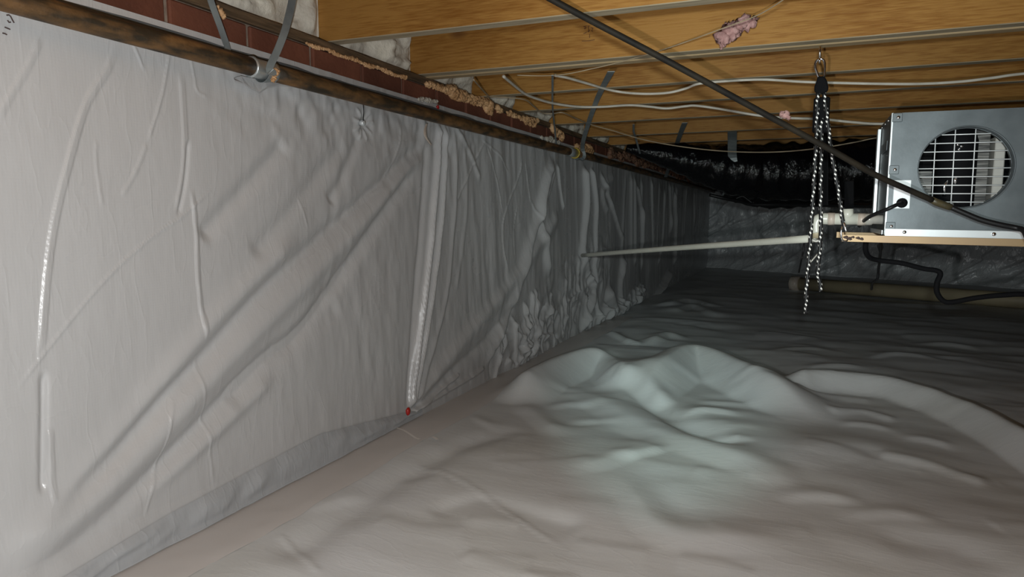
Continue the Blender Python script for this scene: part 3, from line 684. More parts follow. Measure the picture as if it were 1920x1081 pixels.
# the two strap hangers
def arc(yc, r, a0, a1, n=9): return [(XP+r*math.cos(t), yc, pz(yc)+r*math.sin(t)) for t in np.linspace(a0, a1, n)]
def hanger(behind, front, width, lab, yc):
    P_ = behind+arc(yc, RP+.006, math.radians(170), math.radians(350), 9)+front
    o = MB().ribbon(P_, [(.15, 1, 0)]*len(P_), width).build('pipe_strap', M_STRAP, smooth=False); tag(o, lab, 'strap', 'pipe straps'); return o
yc = YC+.012
A = [ax(372, -60, -1.10), ax(385, -30, -1.115), ax(398, 10, -1.13), ax(412, 48, -1.142), ax(427, 90, XP-RP-.012)]
B = [ax(505, 128, XP+RP+.010), ax(520, 95, -1.085), ax(535, 55, -1.075), ax(545, 15, -1.075), ax(549, -10, -1.075), ax(552, -60, -1.08)]
ma = MB().ribbon([(p[0], p[1], p[2]) for p in crom(A, 4)]+[(XP-RP-.004, ax(440, 108, XP)[1], pz(1)-.005)], (.2, 1, .1), .0135)
ma.ribbon(crom(arc(yc, RP+.006, math.radians(185), math.radians(340), 6)+B, 4), (.25, 1, .2), .0175)
o = ma.build('pipe_strap', M_STRAP); tag(o, 'near galvanised strap looped under the pipe at the silver sleeve', 'strap', 'pipe straps')
B2 = [ax(1092, 272, XP+.02), ax(1100, 245, -1.0), ax(1115, 200, -.93), ax(1130, 165, -.88), ax(1143, 138, -.85)]
B2 = [ay(1092, 272, 3.3), ay(1102, 235, 3.0), ay(1118, 190, 2.6), ay(1132, 160, 2.25), ay(1146, 134, 1.96)]
m = MB().ribbon(crom(arc(3.36, RP+.006, math.radians(185), math.radians(340), 5)+B2, 4), (1, .3, 0), .022)
o = m.build('pipe_strap', M_STRAP); tag(o, 'grey strap slanting from a joist down to the yellow-ringed joint', 'strap', 'pipe straps')
B3 = [ay(1248, 332, 5.6), ay(1262, 290, 5.0), ay(1278, 245, 4.3), ay(1286, 232, 4.05)]
B3 = [ay(1248, 332, 5.3), ay(1262, 290, 4.6), ay(1276, 250, 3.6), ay(1284, 230, 3.2)]
m = MB().ribbon(crom(B3, 4), (1, .3, 0), .026); o = m.build('pipe_strap', M_STRAP)
tag(o, 'far dim strap slanting down in front of the duct to the pipe', 'strap', 'pipe straps')
# thin wire hangers
def wire(name, pts, r, mt, lab, cat, n=6, group=None, sub=8):
    pts = [p if p[2] < 1.143-r else tuple(Vector((0, 0, H)).lerp(Vector(p), (1.143-r-H)/(p[2]-H))) for p in pts]
    o = MB().tube(crom(pts, sub), r, n).build(name, mt, smooth=True); tag(o, lab, cat, group); return o
o = MB().ribbon(crom([ay(1036, 141, 1.93), ay(1036, 160, 2.15), ay(1036, 200, 2.6), ay(1040, 240, 2.9), ay(1043, 270, 3.0)], 4), [(1, .2, 0)]*17, .007, .001).build('hanger_strip', M_STRAP)
tag(o, 'thin dark metal strip hanging left of the second pipe strap', 'strap')
o = MB().ribbon([ay(1188, 233, 3.15), ay(1188, 246, 3.3), ay(1193, 262, 3.5), ay(1200, 288, 3.7)], [(1, .2, 0)]*4, .010, .001).build('hanger_strip', M_STRAP)
tag(o, 'short thin strip nailed to the last joist beside the duct end', 'strap')

# ---- spray foam
def foam(px, mt, lab, seed, X0=XW+.006, amp=.55, kind=None):
    m = MB(); px = [(x, y, r*1.2) for x, y, r in px]; q_ = []
    for a_, b_ in zip(px, px[1:]):
        q_.append(a_); d_ = math.hypot(a_[0]-b_[0], a_[1]-b_[1])
        if d_ < 19 and len(px) < 30:
            for t_ in np.linspace(0, 1, int(d_/3)+2)[1:-1]: q_.append(tuple(a_[i_]*(1-t_)+b_[i_]*t_+(random.uniform(-1.2, 1.2) if i_ else 0) for i_ in range(3)))
    px = q_+[px[-1]]
    for i, (x, y, r) in enumerate(px):
        c = ax(x, y, X0); d = c[1]*1.0/F*r*1.1; m.blob(c, (min(d, .02), d, d), seed+i, amp)
    o = m.build('spray_foam', mt, smooth=True); tag(o, lab, 'foam', 'orange spray foam along the bricks', 'stuff'); return o
bead = [(575+t*(760-575), 81+t*(146-81)+1.5*math.sin(t*23), 2.2+1.3*abs(math.sin(t*17))) for t in np.linspace(0, 1, 60)]
foam(bead, M_FOAM, 'thin ragged foam bead between sill and bricks above the near pipe', 3)
foam([(414, 22, 6), (419, 32, 4), (409, 12, 3)], M_FOAM, 'small foam dab on the bricks beside the near strap', 8)
foam([(800, 158, 4), (812, 160, 4), (824, 164, 5), (835, 168, 5), (845, 168, 8), (852, 176, 8), (862, 178, 7), (874, 183, 6), (884, 186, 6), (895, 188, 6), (905, 191, 7), (915, 196, 9), (918, 206, 6), (912, 200, 7), (932, 202, 5), (940, 208, 3)],
     M_FOAM, 'thick lumpy foam run under the sill above the red tag', 11)
foam([(952, 211, 3), (966, 217, 3), (980, 222, 3), (985, 226, 5), (1003, 228, 6), (1001, 235, 4), (1035, 236, 4), (1036, 243, 5), (1051, 252, 5), (1052, 258, 4)], M_FOAM, 'scattered foam blobs left of the second strap', 31)
foam([(1025, 260, 4), (1035, 264, 5), (1045, 268, 4), (1015, 258, 3), (785, 186, 2.5), (795, 187, 2.5), (808, 189, 3), (818, 190, 3)], M_CABLE, 'pale crusty foam crumbs lying on the sheet top', 51)
foam([(1083, 281, 6), (1090, 276, 6), (1098, 283, 6), (1108, 284, 6), (1100, 276, 4), (1080, 275, 4)], M_FOAM, 'foam cluster on top of the yellow-ringed joint', 61)
rr = random.Random(2)
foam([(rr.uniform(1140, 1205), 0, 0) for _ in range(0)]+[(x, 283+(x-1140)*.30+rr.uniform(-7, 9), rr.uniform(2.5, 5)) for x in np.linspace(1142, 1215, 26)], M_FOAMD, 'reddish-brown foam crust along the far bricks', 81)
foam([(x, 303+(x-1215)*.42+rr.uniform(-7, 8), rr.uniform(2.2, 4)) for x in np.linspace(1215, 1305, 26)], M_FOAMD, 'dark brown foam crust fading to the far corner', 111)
m = MB()
for i, (x, y, r) in enumerate([(516, 131, 4.5), (518, 138, 5), (514, 145, 5), (511, 151, 4), (521, 133, 4)]):
    c = ax(x, y, XP+.022); d = c[1]/F*r*1.25; m.blob(c, d, 130+i, .6)
o = m.build('spray_foam', M_FOAM, smooth=True); tag(o, 'bright orange foam lump on the pipe beside the silver sleeve', 'foam', 'orange spray foam along the bricks')

# ---- small items on the wall
e = empty('wall_pin', ax(682, 230, XW+.01), 'round silver pin holding the sheet below the pipe', 'pin')
c = Vector(ax(682, 230, XW+.012))
MB().tube([c-Vector((.012, 0, 0)), c+Vector((.001, 0, 0)), c+Vector((.003, 0, 0))], [.0085, .0085, .004], 16).build('washer', M_ALU, e, True)
MB().tube(crom([tuple(c), ax(681, 222, XW+.015), ax(682, 210, XW+.015), ax(681, 196, XW+.02)], 4), .0013, 6).build('tie_wire', M_BLACK, e, True)
e = None
c = ax(765, 771, XW+.035)
m = MB().blob(c, (.007, .008, .013), 5, .12); o = m.build('red_fastener', M_RED, smooth=True); tag(o, 'small red fastener where the pleats meet the floor', 'fastener')
c = ax(821, 201, XW+.02); o = MB().blob(c, (.004, .007, .006), 6, .5).build('red_tag', M_RED, smooth=True); tag(o, 'tiny red tag on top of the wall pipe beside the foam', 'tag')
pts = [ax(800, 232, XW+.05), ax(797, 245, XW+.055), ax(799, 258, XW+.055), ax(808, 272, XW+.05)]
m = MB(); V_ = []
for p_, w_ in zip(crom(pts, 5), list(np.concatenate([np.linspace(.004, .009, 8), np.linspace(.009, .0005, 8)]))):
    V_ += [(p_[0], p_[1]-w_, p_[2]), (p_[0]+.004, p_[1], p_[2]), (p_[0], p_[1]+w_, p_[2])]
m.add(V_, [(i*3+j, i*3+j+1, i*3+j+4, i*3+j+3) for i in range(15) for j in (0, 1)])
o = m.build('foil_scrap', M_PVCD, smooth=True); tag(o, 'curled brownish scrap hanging under the pipe left of the pleats', 'scrap')
def fscrap(px, wd, lab):
    V_ = []
    for i, (x, y) in enumerate(px):
        q = az(x, y, .006); z = fz(q[0], q[1])+.0045
        for dx in (-wd, wd): V_.append((q[0]+dx*.5, q[1]+dx, z))
    o = MB().add(V_, [(i*2, i*2+1, i*2+3, i*2+2) for i in range(len(px)-1)]).build('plastic_scrap', M_WHITE); tag(o, lab, 'scrap', 'white plastic scraps'); return o
fscrap([(737, 796), (745, 801), (757, 805), (768, 812), (780, 820), (787, 822)], .0035, 'long thin white plastic offcut lying on the seam tape')
fscrap([(810, 817), (815, 819), (820, 823)], .0045, 'short white plastic chip right of the long offcut')

# ================================================================== CABLES UNDER THE JOISTS
wire('white_cable', [ay(1040, 141, 2.30), ay(1065, 146, 2.32), ay(1100, 156, 2.34), ay(1150, 170, 2.34), ay(1200, 175.5, 2.34), ay(1250, 174, 2.34), ay(1285, 166, 2.33), ay(1310, 157, 2.33), ay(1360, 152, 2.34), ay(1430, 149, 2.36), ay(1500, 153, 2.38), ay(1560, 155, 2.38), ay(1650, 157, 2.38), ay(1730, 157, 2.39), ay(1800, 153, 2.40), ay(1860, 146, 2.41), ay(1930, 137, 2.42), ay(2150, 120, 2.45), ay(2500, 120, 2.5)], .0044, M_CABLE,
     'grey-white cable drooping behind the doubled joist, upper of the two', 'cable', 8)
wire('white_cable', [ay(944, 143, 2.0), ay(962, 158, 2.2), ay(985, 176, 2.45), ay(1010, 186, 2.6), ay(1040, 194, 2.7), ay(1085, 200, 2.72), ay(1130, 200, 2.72), ay(1180, 197, 2.72), ay(1220, 200, 2.72), ay(1250, 203, 2.72), ay(1285, 199, 2.73), ay(1305, 198, 2.73), ay(1350, 204, 2.74), ay(1420, 216, 2.76), ay(1480, 221, 2.78), ay(1540, 223, 2.8), ay(1600, 229, 2.82), ay(1660, 232, 2.84), ay(1800, 226, 2.87), ay(2300, 222, 2.95)], .0050, M_CABLE,
     'flat white cable drooping from the doubled joist, lower of the two', 'cable', 8)
wire('thin_wire', [ay(888, 149, 2.1), ay(900, 163, 2.3), ay(914, 178, 2.5), ay(922, 181, 2.6), ay(955, 183, 2.7), ay(985, 187, 2.75), ay(1002, 200, 2.8), ay(1016, 211, 2.85), ay(1035, 213, 2.88), ay(1055, 211, 2.9), ay(1080, 222, 3.0), ay(1110, 234, 3.1), ay(1150, 245, 3.2), ay(1200, 260, 3.3), ay(1260, 272, 3.4), ay(1330, 281, 3.45), ay(1400, 285, 3.5), ay(1470, 284, 3.5), ay(1540, 277, 3.5), ay(1600, 267, 3.5), ay(1660, 256, 3.5), ay(1800, 245, 3.5), ay(2200, 250, 3.55)], .0030, M_TAN,
     'thin tan wire sagging in front of the black duct', 'wire')
wire('thin_wire', [ay(970, 141, 1.93), ay(1020, 142, 1.95), ay(1060, 139, 1.95), ay(1100, 131, 1.94), ay(1160, 117, 1.93), ay(1230, 97, 1.9), ay(1290, 77, 1.88), ay(1350, 55, 1.85), ay(1410, 33, 1.82), ay(1440, 18, 1.8), ay(1480, -8, 1.76)], .0016, M_TAN,
     'very thin wire rising to the top right, holding the pink tuft', 'wire')
m = MB()
for i, (x, y, r) in enumerate([(1412, 40, 7), (1404, 45, 8), (1395, 42, 9), (1388, 44, 10), (1380, 50, 10), (1372, 53, 12), (1366, 58, 13), (1360, 62, 13), (1357, 70, 10), (1355, 78, 6), (1353.5, 85, 3.5), (1352, 91, 2), (1386, 56, 6), (1378, 62, 7), (1370, 68, 7)]):
    c = ay(x, y, 1.845+.004*math.sin(i*2)); d = 1.95/F*r*.95; m.blob(c, (d, d*.6, d), 150+i, .9)
o = m.build('pink_tuft', M_PINK, smooth=True); tag(o, 'torn tuft of pink insulation caught on the thin wire', 'insulation scrap')
m = MB()
for i, (x, y, r) in enumerate([(1466, 214, 5), (1472, 217, 6), (1478, 221, 4), (1470, 211, 3)]):
    c = ay(x, y, 1.76); m.blob(c, 1.8/F*r*.9, 170+i, .7)
o = m.build('pink_tuft', M_PINK, smooth=True); tag(o, 'small brownish pink tuft sitting on the slanting black hose', 'insulation scrap')
# slanting hose from the joists to the front of the machine
e = empty('black_hose', ay(1560, 283, 1.66), 'dark straight hose slanting across the joists then drooping over the machine', 'hose')
MB().tube(crom([ay(700, -175, 1.1), ay(850, -100, 1.2), ay(985, -28, 1.28), ay(1040, 2, 1.31), ay(1120, 45, 1.37), ay(1240, 108, 1.45), ay(1400, 195, 1.56), ay(1560, 282, 1.66), ay(1640, 327, 1.72), ay(1700, 354, 1.76), ay(1748, 375, 1.79)], 5), .0068, 12).build('hose', M_DARKC, e, True)
MB().tube([ay(1744, 373, 1.79), ay(1756, 379, 1.795), ay(1770, 384, 1.80), ay(1784, 389, 1.80)], [.0075, .0085, .0085, .0075], 12).build('coupling', M_OLIVE, e, True, label='brownish olive joint')
MB().tube(crom([ay(1782, 388, 1.80), ay(1810, 400, 1.8), ay(1840, 412, 1.8), ay(1875, 421, 1.8), ay(1905, 427, 1.8), ay(1918, 431, 1.79), ay(1925, 442, 1.78), ay(1935, 470, 1.78)], 5), .0062, 12).build('tail', M_BLACK, e, True)

# ================================================================== THE MACHINE (hung dehumidifier)
BY = 1.92; x0, x1, z0, z1 = .189, .575, .632, .9405; DP = .37
R0 = Vector((x0, BY, z0)); rl = math.radians(1.0)
def bx(u, d, v): return (x0+u*math.cos(rl)+v*0, BY+d, z0+v-u*math.sin(rl)*.9)   # u along the front, d depth, v up
def bxs(m, u0, u1, d0, d1, v0, v1, bev=0):
    t = MB().box((u0, d0, v0), (u1, d1, v1), bev); m.add([bx(*q) for q in t.V], t.F); return m
WB, HB = x1-x0, z1-z0
mach = empty('dehumidifier', bx(WB/2, DP/2, 0), 'galvanised metal dehumidifier box with a round grille, hung by ropes', 'appliance')
hc = (.352-x0+.001, .799-z0+.003); HR = .0985
# front panel with a round opening
m = MB(); n = 64; Vf = []
for d in (0, .002):
    for k in range(n):
        t = 2*math.pi*k/n; Vf.append(bx(hc[0]+HR*math.cos(t), d, hc[1]+HR*math.sin(t)))
    for k in range(n):
        t = 2*math.pi*k/n; c_, s_ = math.cos(t), math.sin(t)
        sx = ((WB-hc[0]) if c_ > 0 else -hc[0])/c_ if abs(c_) > 1e-6 else 1e9
        sy = ((HB-hc[1]) if s_ > 0 else -hc[1])/s_ if abs(s_) > 1e-6 else 1e9
        q = min(sx, sy); Vf.append(bx(hc[0]+q*c_, d, hc[1]+q*s_))
Ff = [(k, (k+1) % n, n+(k+1) % n, n+k) for k in range(n)]+[(2*n+k, 3*n+k, 3*n+(k+1) % n, 2*n+(k+1) % n) for k in range(n)]
m.add(Vf, Ff); m.build('front_panel', M_SHEET, mach)
m = MB()
bxs(m, 0, .0015, .002, DP, 0, HB); bxs(m, WB-.0015, WB, .002, DP, 0, HB); bxs(m, .0015, WB-.0015, .002, DP, 0, .0015)
bxs(m, .0015, WB-.0015, .002, DP, HB-.0015, HB); bxs(m, .0015, WB-.0015, DP-.0015, DP, .0015, HB-.0015)
m.build('casing', M_SHEET, mach)
m = MB(); bxs(m, -.001, .0035, -.0025, .004, .0, HB, .0007); m.build('corner_edge', M_ALU, mach)
m = MB(); bxs(m, .0, WB, -.0045, -.001, -.003, .0165, .001); m.build('bottom_flange', M_ALU, mach)
m = MB(); bxs(m, -.010, -.0015, DP*.62, DP*.62+.028, .05, HB-.012, .001); m.build('side_flange', M_ALU, mach)
m = MB(); bxs(m, -.004, -.001, .03, DP-.02, .0, .012, .0008); m.build('side_flange', M_ALU, mach)
m = MB(); bxs(m, -.003, -.0012, .05, DP*.5, .22, .245, .0005); m.build('side_seam', M_SHEET, mach)
for (u, v) in ((.012, HB-.012), (.012, .166), (.012, .022)):
    t = MB(); bxs(t, u-.011, u+.011, -.0035, -.0005, v-.011, v+.011, .001); tb_ = t.build('corner_tab', M_SHEET, mach)
    t = MB().tube([bx(u+.002, -.0036, v), bx(u+.002, -.0062, v), bx(u+.002, -.007, v)], [.0042, .0040, .002], 10); t.build('screw', M_CHROME, tb_, True)
for u in (.044, .232): MB().tube([bx(u, -.0045, .008), bx(u, -.0075, .008), bx(u, -.0083, .008)], [.0048, .0045, .002], 12).build('screw', M_CHROME, mach, True)
for d in (.05, .12, .2, .28): MB().tube([bx(-.001, d, HB-.012), bx(-.0045, d, HB-.012)], [.004, .0035], 8).build('screw', M_CHROME, mach, True)
m = MB(); bxs(m, .014, .052, -.003, -.0005, .068, .140, .001); pl = m.build('cable_plate', M_LABEL, mach, label='white corner plate with cable entry')
m = MB().tube([bx(.034, -.003, .082), bx(.034, -.010, .082), bx(.034, -.0105, .082), bx(.034, -.017, .081)], [.0125, .0125, .0095, .009], 16); m.build('cable_gland', M_BLACK, pl, True)
m = MB().tube(crom([bx(.034, -.014, .082), bx(.022, -.03, .078), bx(.0, -.035, .066), bx(-.03, -.0, .050), bx(-.045, .05, .035), bx(-.05, .12, .02)], 6), .0048, 10); m.build('power_cord', M_BLACK, mach, True)
# collar and grille
m = MB(); Vc = []
for k in range(n):
    t = 2*math.pi*k/n
    for rr_, d in ((HR+.0025, -.0015), (HR+.0025, -.004), (HR, -.004), (HR-.001, .035), (HR+.001, .035)): Vc.append(bx(hc[0]+rr_*math.cos(t), d, hc[1]+rr_*math.sin(t)))
m.add(Vc, [(k*5+j, k*5+(j+1) % 5, ((k+1) % n)*5+(j+1) % 5, ((k+1) % n)*5+j) for k in range(n) for j in range(5)]); m.build('collar', M_SHEET, mach, True)
GD = .020
def gw(a, b, d): return MB().tube([bx(a[0], d, a[1]), bx(b[0], d, b[1])], .0013, 6)
gr = MB(); gr.tube([bx(hc[0]+(HR-.001)*math.cos(t), GD, hc[1]+(HR-.001)*math.sin(t)) for t in np.linspace(0, 2*math.pi, 49)], .0010, 6); gr_o = gr.build('grille', M_SHEET, mach, True)
for q in [.0208*k_-.001 for k_ in range(-4, 5)]:
    h_ = math.sqrt(max(0, (HR-.002)**2-q*q)); gw((hc[0]-h_, hc[1]+q), (hc[0]+h_, hc[1]+q), GD).build('grille_bar', M_WIRE, gr_o, True)
for q in (-.061, -.020, .022):
    h_ = math.sqrt(max(0, (HR-.002)**2-q*q)); gw((hc[0]+q, hc[1]-h_), (hc[0]+q-.002, hc[1]+h_), GD+.002).build('grille_bar', M_WIRE, gr_o, True)
# inside
m = MB(); bxs(m, .02, WB-.02, DP-.03, DP-.02, .01, HB-.01); m.build('inner_wall', M_MATTE, mach)
m = MB().tube([bx(.158, .075, .02), bx(.158, .075, .05), bx(.158, .075, .24), bx(.158, .075, .27)], [.038, .044, .044, .034], 20); m.build('fan_motor', M_MATTE, mach, True)
m = MB(); bxs(m, .030, .115, .13, .17, .02, HB*.55); m.build('coil', M_FIN, mach)
m = MB(); bxs(m, .195, .225, .070, .20, .02, HB-.03); m.build('coil', M_FIN, mach)
m = MB(); bxs(m, .232, .254, .05, .22, .03, HB-.06, .002); m.build('inner_panel', M_CREAM, mach)
m = MB()
for q in ((.150, .228), (.158, .224), (.153, .216)): m.blob(bx(q[0], .030, q[1]), .004, 3, .2)
m.tube([bx(.130, .03, .10), bx(.128, .028, .125), bx(.134, .028, .14)], .004, 8); m.tube([bx(.148, .026, .06), bx(.146, .026, .085)], .005, 8); m.tube([bx(.150, .026, .13), bx(.150, .026, .15)], .004, 8)
m.build('copper_fittings', M_CHROME, mach, True, label='shiny small pipe fittings', kind='stuff')

# ---- rails under the machine
def rail(d, uL, uR, lab):
    m = MB(); a = (.0018); h_ = .0185
    bxs(m, uL, uR, d, d+.003, -.0205, -.002, .0006); bxs(m, uL, uR, d+.003, d+.022, -.0205, -.0175, .0006)
    o = m.build('support_rail', M_GOLD); tag(o, lab, 'rail', 'metal rails under the machine'); return o
r1 = rail(-.008, -.098, WB+.12, 'yellow zinc metal rail under the front edge of the machine')
m = MB(); [m.blob(bx(u, -.0095, -.011+v), (s_, .0012, s_*.6), 7, .6) for u, v, s_ in ((-.088, .002, .006), (-.080, -.001, .006), (-.072, .003, .004), (-.060, .001, .005), (-.052, -.001, .005))]
m.build('grease_smear', M_INK, r1, True)
rail(DP-.05, -.098, WB+.12, 'darker metal rail under the back edge of the machine')
# hooks
def hook(c, s_=1.0):
    c = Vector(c); return [c+Vector((-.012*s_*math.cos(t), 0, .012*s_*math.sin(t)-.0)) for t in np.linspace(-.2, math.pi*1.25, 12)]
# ---- rope hanger: carabiner, pulley, three strands
HKY = BY+.01
def hp(x, y, Y=HKY): return ay(x, y, Y)
rh = empty('rope_hanger', hp(1539, 150), 'black and white flecked rope ratchet hanging from the doubled joist beside the machine', 'rope')
m = MB(); e1 = Vector(hp(1537.5, 96)); m.tube([e1+Vector((0, 0, .012)), e1, Vector(hp(1537.5, 108))], .0028, 8)
cc = Vector(hp(1536.8, 113.5)); m.tube([cc+Vector((.0, .006*math.cos(t), .006*math.sin(t))) for t in np.linspace(0, 2*math.pi, 13)], .0022, 6); m.build('screw_hook', M_CHROME, rh, True)
car = [(1536, 111), (1531, 114), (1528.5, 120), (1529, 127), (1532, 136), (1535, 144), (1540, 146), (1545, 143), (1546, 135), (1546.5, 122), (1545, 114), (1541, 110.5), (1536, 111)]
MB().tube(crom([hp(*q) for q in car], 4), .0032, 8).build('carabiner', M_CHROME, rh, True)
m = MB(); prof = [(1533, 143), (1546, 143), (1551, 152), (1553.5, 163), (1552.5, 171), (1546, 175), (1532, 175), (1526.5, 172), (1527, 162), (1531, 151)]
fr = [hp(x, y, HKY-.012) for x, y in prof]; bk = [hp(x, y, HKY+.012) for x, y in prof]; n_ = len(prof)
m.add(fr+bk, [tuple(range(n_-1, -1, -1)), tuple(range(n_, 2*n_))]+[(i, (i+1) % n_, n_+(i+1) % n_, n_+i) for i in range(n_)]); o_ = m.build('pulley_block', M_MATTE, rh)
md = o_.modifiers.new('bevel', 'BEVEL'); md.width = .004; md.segments = 2
m = MB(); c1 = Vector(hp(1540, 212)); m.box((c1.x-.020, c1.y+.004, c1.z-.05), (c1.x+.020, c1.y+.018, c1.z+.043), .004); m.build('ratchet_housing', M_MATTE, rh)
M_ROPE = rope_mat()
def rope(px, Y0=HKY): return MB().tube(crom([ay(x, y, Y0+dy) for x, y, dy in px], 8), .0050, 10)
rope([(1533.5, 174, -.006), (1532.5, 200, -.008), (1530.5, 260, -.008), (1527, 330, -.009), (1522, 410, -.012), (1517, 480, -.014), (1512, 545, -.016), (1511, 588, -.016)]).build('rope_strand', M_ROPE, rh, True)
rope([(1540, 222, .0), (1539.5, 300, .0), (1539, 380, .0), (1539, 430, .0), (1536, 480, .0), (1533, 510, .0), (1538, 532, .0), (1538.5, 546, .0)]).build('rope_strand', M_ROPE, rh, True)
rope([(1545, 174, -.004), (1549, 205, -.004), (1554, 245, -.005), (1560, 290, -.006), (1568, 335, -.008), (1574, 370, -.010), (1577, 395, -.012), (1580, 412, -.012), (1583, 424, -.012)]).build('rope_strand', M_ROPE, rh, True)
m = MB(); m.tube(crom([ay(1582, 417, BY-.01), ay(1584.5, 426, BY-.012), ay(1587, 434, BY-.012)], 4), .003, 8)
m.tube(crom([ay(1579, 424, BY-.012), ay(1577.5, 432, BY-.014), ay(1577.5, 445, BY-.014), ay(1581, 451, BY-.012), ay(1588, 451, BY-.008), ay(1590, 444, BY-.004)], 4), .0022, 8)
m.build('rail_hook', M_CHROME, rh, True)
# flat black vertical strips further back, behind the ropes
rh2 = empty('rope_hanger', ay(1543, 200, 2.30), 'plain black vertical strip behind the flecked ropes', 'rope')
MB().ribbon([ay(1543, 236, 2.36), ay(1543, 300, 2.33), ay(1543, 385, 2.30)], (1, 0, 0), .030, .003).build('black_strip', M_MATTE, rh2)
MB().ribbon([ay(1592, 340, 2.5), ay(1592, 392, 2.5)], (1, 0, 0), .028, .003).build('black_strip', M_MATTE, rh2)

# ================================================================== DRAIN PLUMBING
dp = empty('condensate_drain', ay(1590, 411, 1.98), 'white plastic drain pipe running from the machine to the left wall', 'pipe')
YD = 1.985
def tp(x, y, Y=YD): return ay(x, y, Y)
RPV = .0158
MB().tube([tp(1608, 410.5), tp(1551, 410.0)], RPV, 20).build('tee_run', M_PVC, dp, True)
MB().tube([tp(1589, 411), tp(1589.5, 391.5)], RPV*.92, 20).build('tee_branch', M_PVC, dp, True)
m = MB(); m.tube([tp(1565, 410), tp(1552, 410)], RPV+.0012, 20); m.build('joint', M_PVCD, dp, True, label='stained joint band'); MB().tube([tp(1622, 411), tp(1608, 411)], RPV+.0008, 20).build('joint', M_PVCD, dp, True, label='pinkish joint band')
m = MB().tube([tp(1622, 411), tp(1634, 411), tp(1637, 411), tp(1664, 412)], [RPV, RPV, RPV*.8, RPV*.8], 20); m.build('adapter', M_CLEAR, dp, True, label='cloudy threaded adapter')
MB().tube(crom([tp(1552, 410), tp(1542, 410), tp(1533.5, 413), tp(1530.5, 422), tp(1531, 436)], 6), RPV, 20).build('elbow', M_PVC, dp, True)
MB().tube([tp(1531, 430), tp(1530.5, 446)], [RPV*.85, RPV*.7], 16).build('drop_pipe', M_PVCC, dp, True, label='tan short drop pipe')  # tan plastic, darker in colour than the white elbow above
wpt = ax(1092, 478.5, XW+.03); spt = ay(1528, 446.5, YD+.02)
MB().tube(crom([wpt, tuple(Vector(wpt).lerp(Vector(spt), .5)+Vector((0, 0, .002))), spt], 8), .0108, 16).build('drain_line', M_PVC, dp, True)
m = MB()
for a, b in ((.285, .335), (.39, .42)):
    p_ = [Vector(wpt).lerp(Vector(spt), a+(b-a)*k_/4)+Vector((-.002, -.0062, .0088)) for k_ in range(5)]; m.tube(p_, .0012, 6)
m.build('printed_mark', M_INK, dp, kind='stuff')
MB().tube(crom([tp(1520, 443), tp(1523, 449), tp(1530, 452), tp(1537, 449), tp(1541, 441)], 5), .0035, 8).build('clip', M_CLEAR, dp, True)
wire('thin_tube', [ay(1541, 452, 2.0), ay(1537, 470, 2.02), ay(1526, 484, 2.03), ay(1519, 492, 2.03)], .0022, M_CLEAR, 'short pale translucent tube curling below the drain elbow', 'tube')

# ---- black cords
wire('black_cable', [ay(1624, 450, 2.05), ay(1623, 468, 2.06), ay(1630, 482, 2.08), ay(1650, 488, 2.1), ay(1690, 493, 2.1), ay(1730, 503, 2.1), ay(1756, 507, 2.1), ay(1763, 514, 2.1), ay(1757, 530, 2.1), ay(1757, 548, 2.1), ay(1768, 563, 2.1), ay(1785, 566, 2.1), ay(1830, 558, 2.1), ay(1880, 553, 2.1), ay(1940, 553, 2.1), ay(2100, 575, 2.1), ay(2300, 660, 2.1)], .0070, M_MATTE,
     'thick black cord looping below the rail to the right', 'cord', 10)
wire('black_cable', [ay(1653, 440, 2.2), ay(1652, 455, 2.22), ay(1650, 480, 2.3), ay(1647, 505, 2.4), ay(1645, 522, 2.42), ay(1636, 530, 2.45), ay(1634, 542, 2.5)], .0040, M_BLACK, 'black cord hanging straight down behind the looped one', 'cord', 8)
wire('black_cable', [ay(1508, 450, 2.6), ay(1506, 470, 2.6), ay(1502, 490, 2.6), ay(1498, 510, 2.7)], .003, M_BLACK, 'thin black cord reaching down towards the capped pipe end', 'cord', 8)
wire('black_tube', [ay(1330, 365, 4.2), ay(1360, 372, 4.2), ay(1390, 378, 4.15), ay(1410, 383, 4.1), ay(1480, 383.5, 4.0), ay(1560, 384, 3.6), ay(1640, 386, 3.0)], .0105, M_BLACK, 'black insulated line running level from the duct to the machine', 'tube', 10)
wire('black_tube', [ay(1412, 381, 4.1), ay(1417, 370, 4.15), ay(1425, 352, 4.2)], .008, M_BLACK, 'short black branch rising to the duct from the level line', 'tube', 8)
wire('black_tube', [ay(1380, 372, 4.12), ay(1392, 368, 4.12), ay(1402, 374, 4.12), ay(1410, 380, 4.12)], .006, M_BLACK, 'small black loop beside the level line', 'tube', 8)

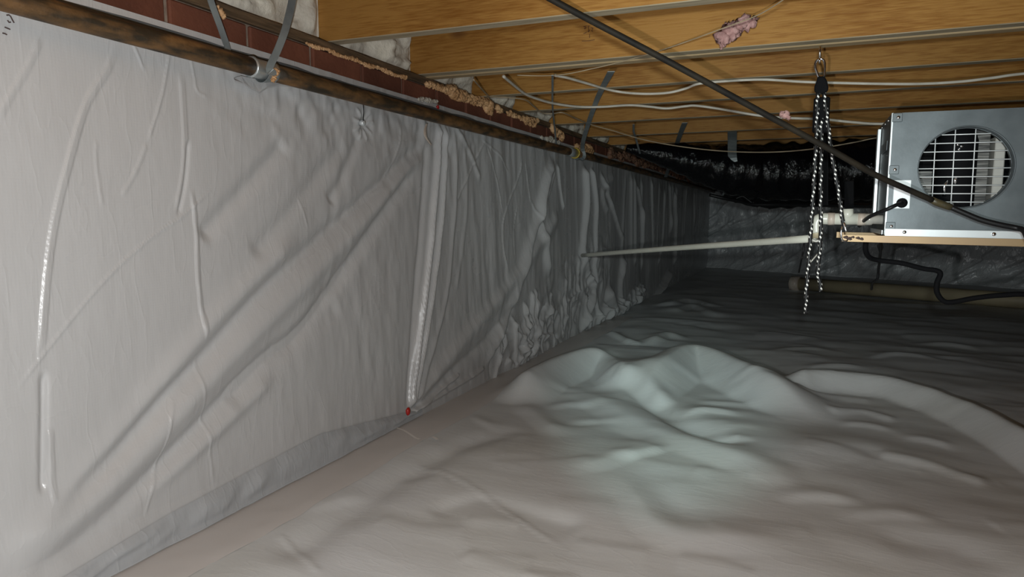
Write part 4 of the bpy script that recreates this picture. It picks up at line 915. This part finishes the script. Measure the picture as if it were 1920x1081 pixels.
# ================================================================== DUCT
def ductmesh(path, rad, seed, n=40, seg=10, ring=.02):
    P_ = [Vector(p) for p in crom(path, seg)]; R_ = [r[0] for r in crom([(r, 0, 0) for r in rad], seg)]
    out = []; V_ = []
    T = [((P_[min(i+1, len(P_)-1)]-P_[max(i-1, 0)]).normalized()) for i in range(len(P_))]
    N_ = Vector((0, 0, 1)); N_ = (N_-T[0]*N_.dot(T[0])).normalized(); L_ = 0
    for i, p in enumerate(P_):
        if i: L_ += (p-P_[i-1]).length; N_ = (N_-T[i]*N_.dot(T[i])).normalized()
        B_ = T[i].cross(N_)
        for k in range(n):
            t = 2*math.pi*k/n; q = 1+.03*math.sin(L_*2*math.pi/.11)+.05*float(vn(L_/.05, t*2.2, seed))+.03*float(vn(L_/.02, t*5, seed+1))
            V_.append(p+(N_*math.cos(t)+B_*math.sin(t))*R_[i]*q)
    Fc = [(i*n+k, i*n+(k+1) % n, (i+1)*n+(k+1) % n, (i+1)*n+k) for i in range(len(P_)-1) for k in range(n)]
    Fc += [tuple(range(n-1, -1, -1)), tuple((len(P_)-1)*n+k for k in range(n))]
    return MB().add([tuple(v) for v in V_], Fc)
du = empty('flexible_duct', (-.2, 4.3, .78), 'large glossy black insulated duct slung under the far joists', 'duct')
ductmesh([(-1.02, 3.93, 1.095), (-.86, 4.0, 1.065), (-.66, 4.12, 1.02), (-.4, 4.24, .965), (-.1, 4.32, .95), (.4, 4.36, .952), (1.0, 4.38, .955), (1.8, 4.4, .955)], [.02, .06, .105, .155, .172, .175, .175, .175], 201, seg=26).build('duct_run', M_DUCT, du, True)
ductmesh([(-.62, 5.0, .98), (-.48, 4.95, .93), (-.25, 4.8, .89), (.1, 4.85, .90), (.6, 5.0, .92)], [.06, .13, .15, .15, .15], 211, seg=20).build('branch_duct', M_DUCT, du, True)
o = MB().ribbon(crom([ay(1373, 246, 3.85), ay(1373, 262, 3.98), ay(1373, 290, 4.08), ay(1376, 312, 4.10), ay(1381, 329, 4.12)], 4), (1, 0, 0), .050, .0015).build('duct_strap', M_STRAP)
tag(o, 'wide grey strap holding up the black duct', 'strap')
o = MB().ribbon([ay(1372, 335, 4.14), ay(1362, 352, 4.2), ay(1355, 366, 4.3)], (1, 0, 0), .012, .0015).build('duct_strap', M_STRAP)
tag(o, 'thin dark tail of strap below the duct', 'strap')

# ================================================================== PIPE ON THE FLOOR
fp = empty('floor_pipe', (.6, 6.15, 0), 'tan plastic pipe with a capped end lying on the floor by the far wall', 'pipe')
q0 = az(1490, 531, .063); q1 = az(1930, 565, .063); dd = (Vector(q1)-Vector(q0)).normalized()
zf = .02
MB().tube([Vector(q0)+dd*.02, Vector(q0)+dd*3.2], .058, 24).build('pipe_run', M_PVCC, fp, True)
MB().tube([Vector(q0)-dd*.03, Vector(q0)-dd*.027, Vector(q0)+dd*.05], [.060, .067, .067], 24).build('end_cap', M_PVCD, fp, True, label='round brownish end cap')
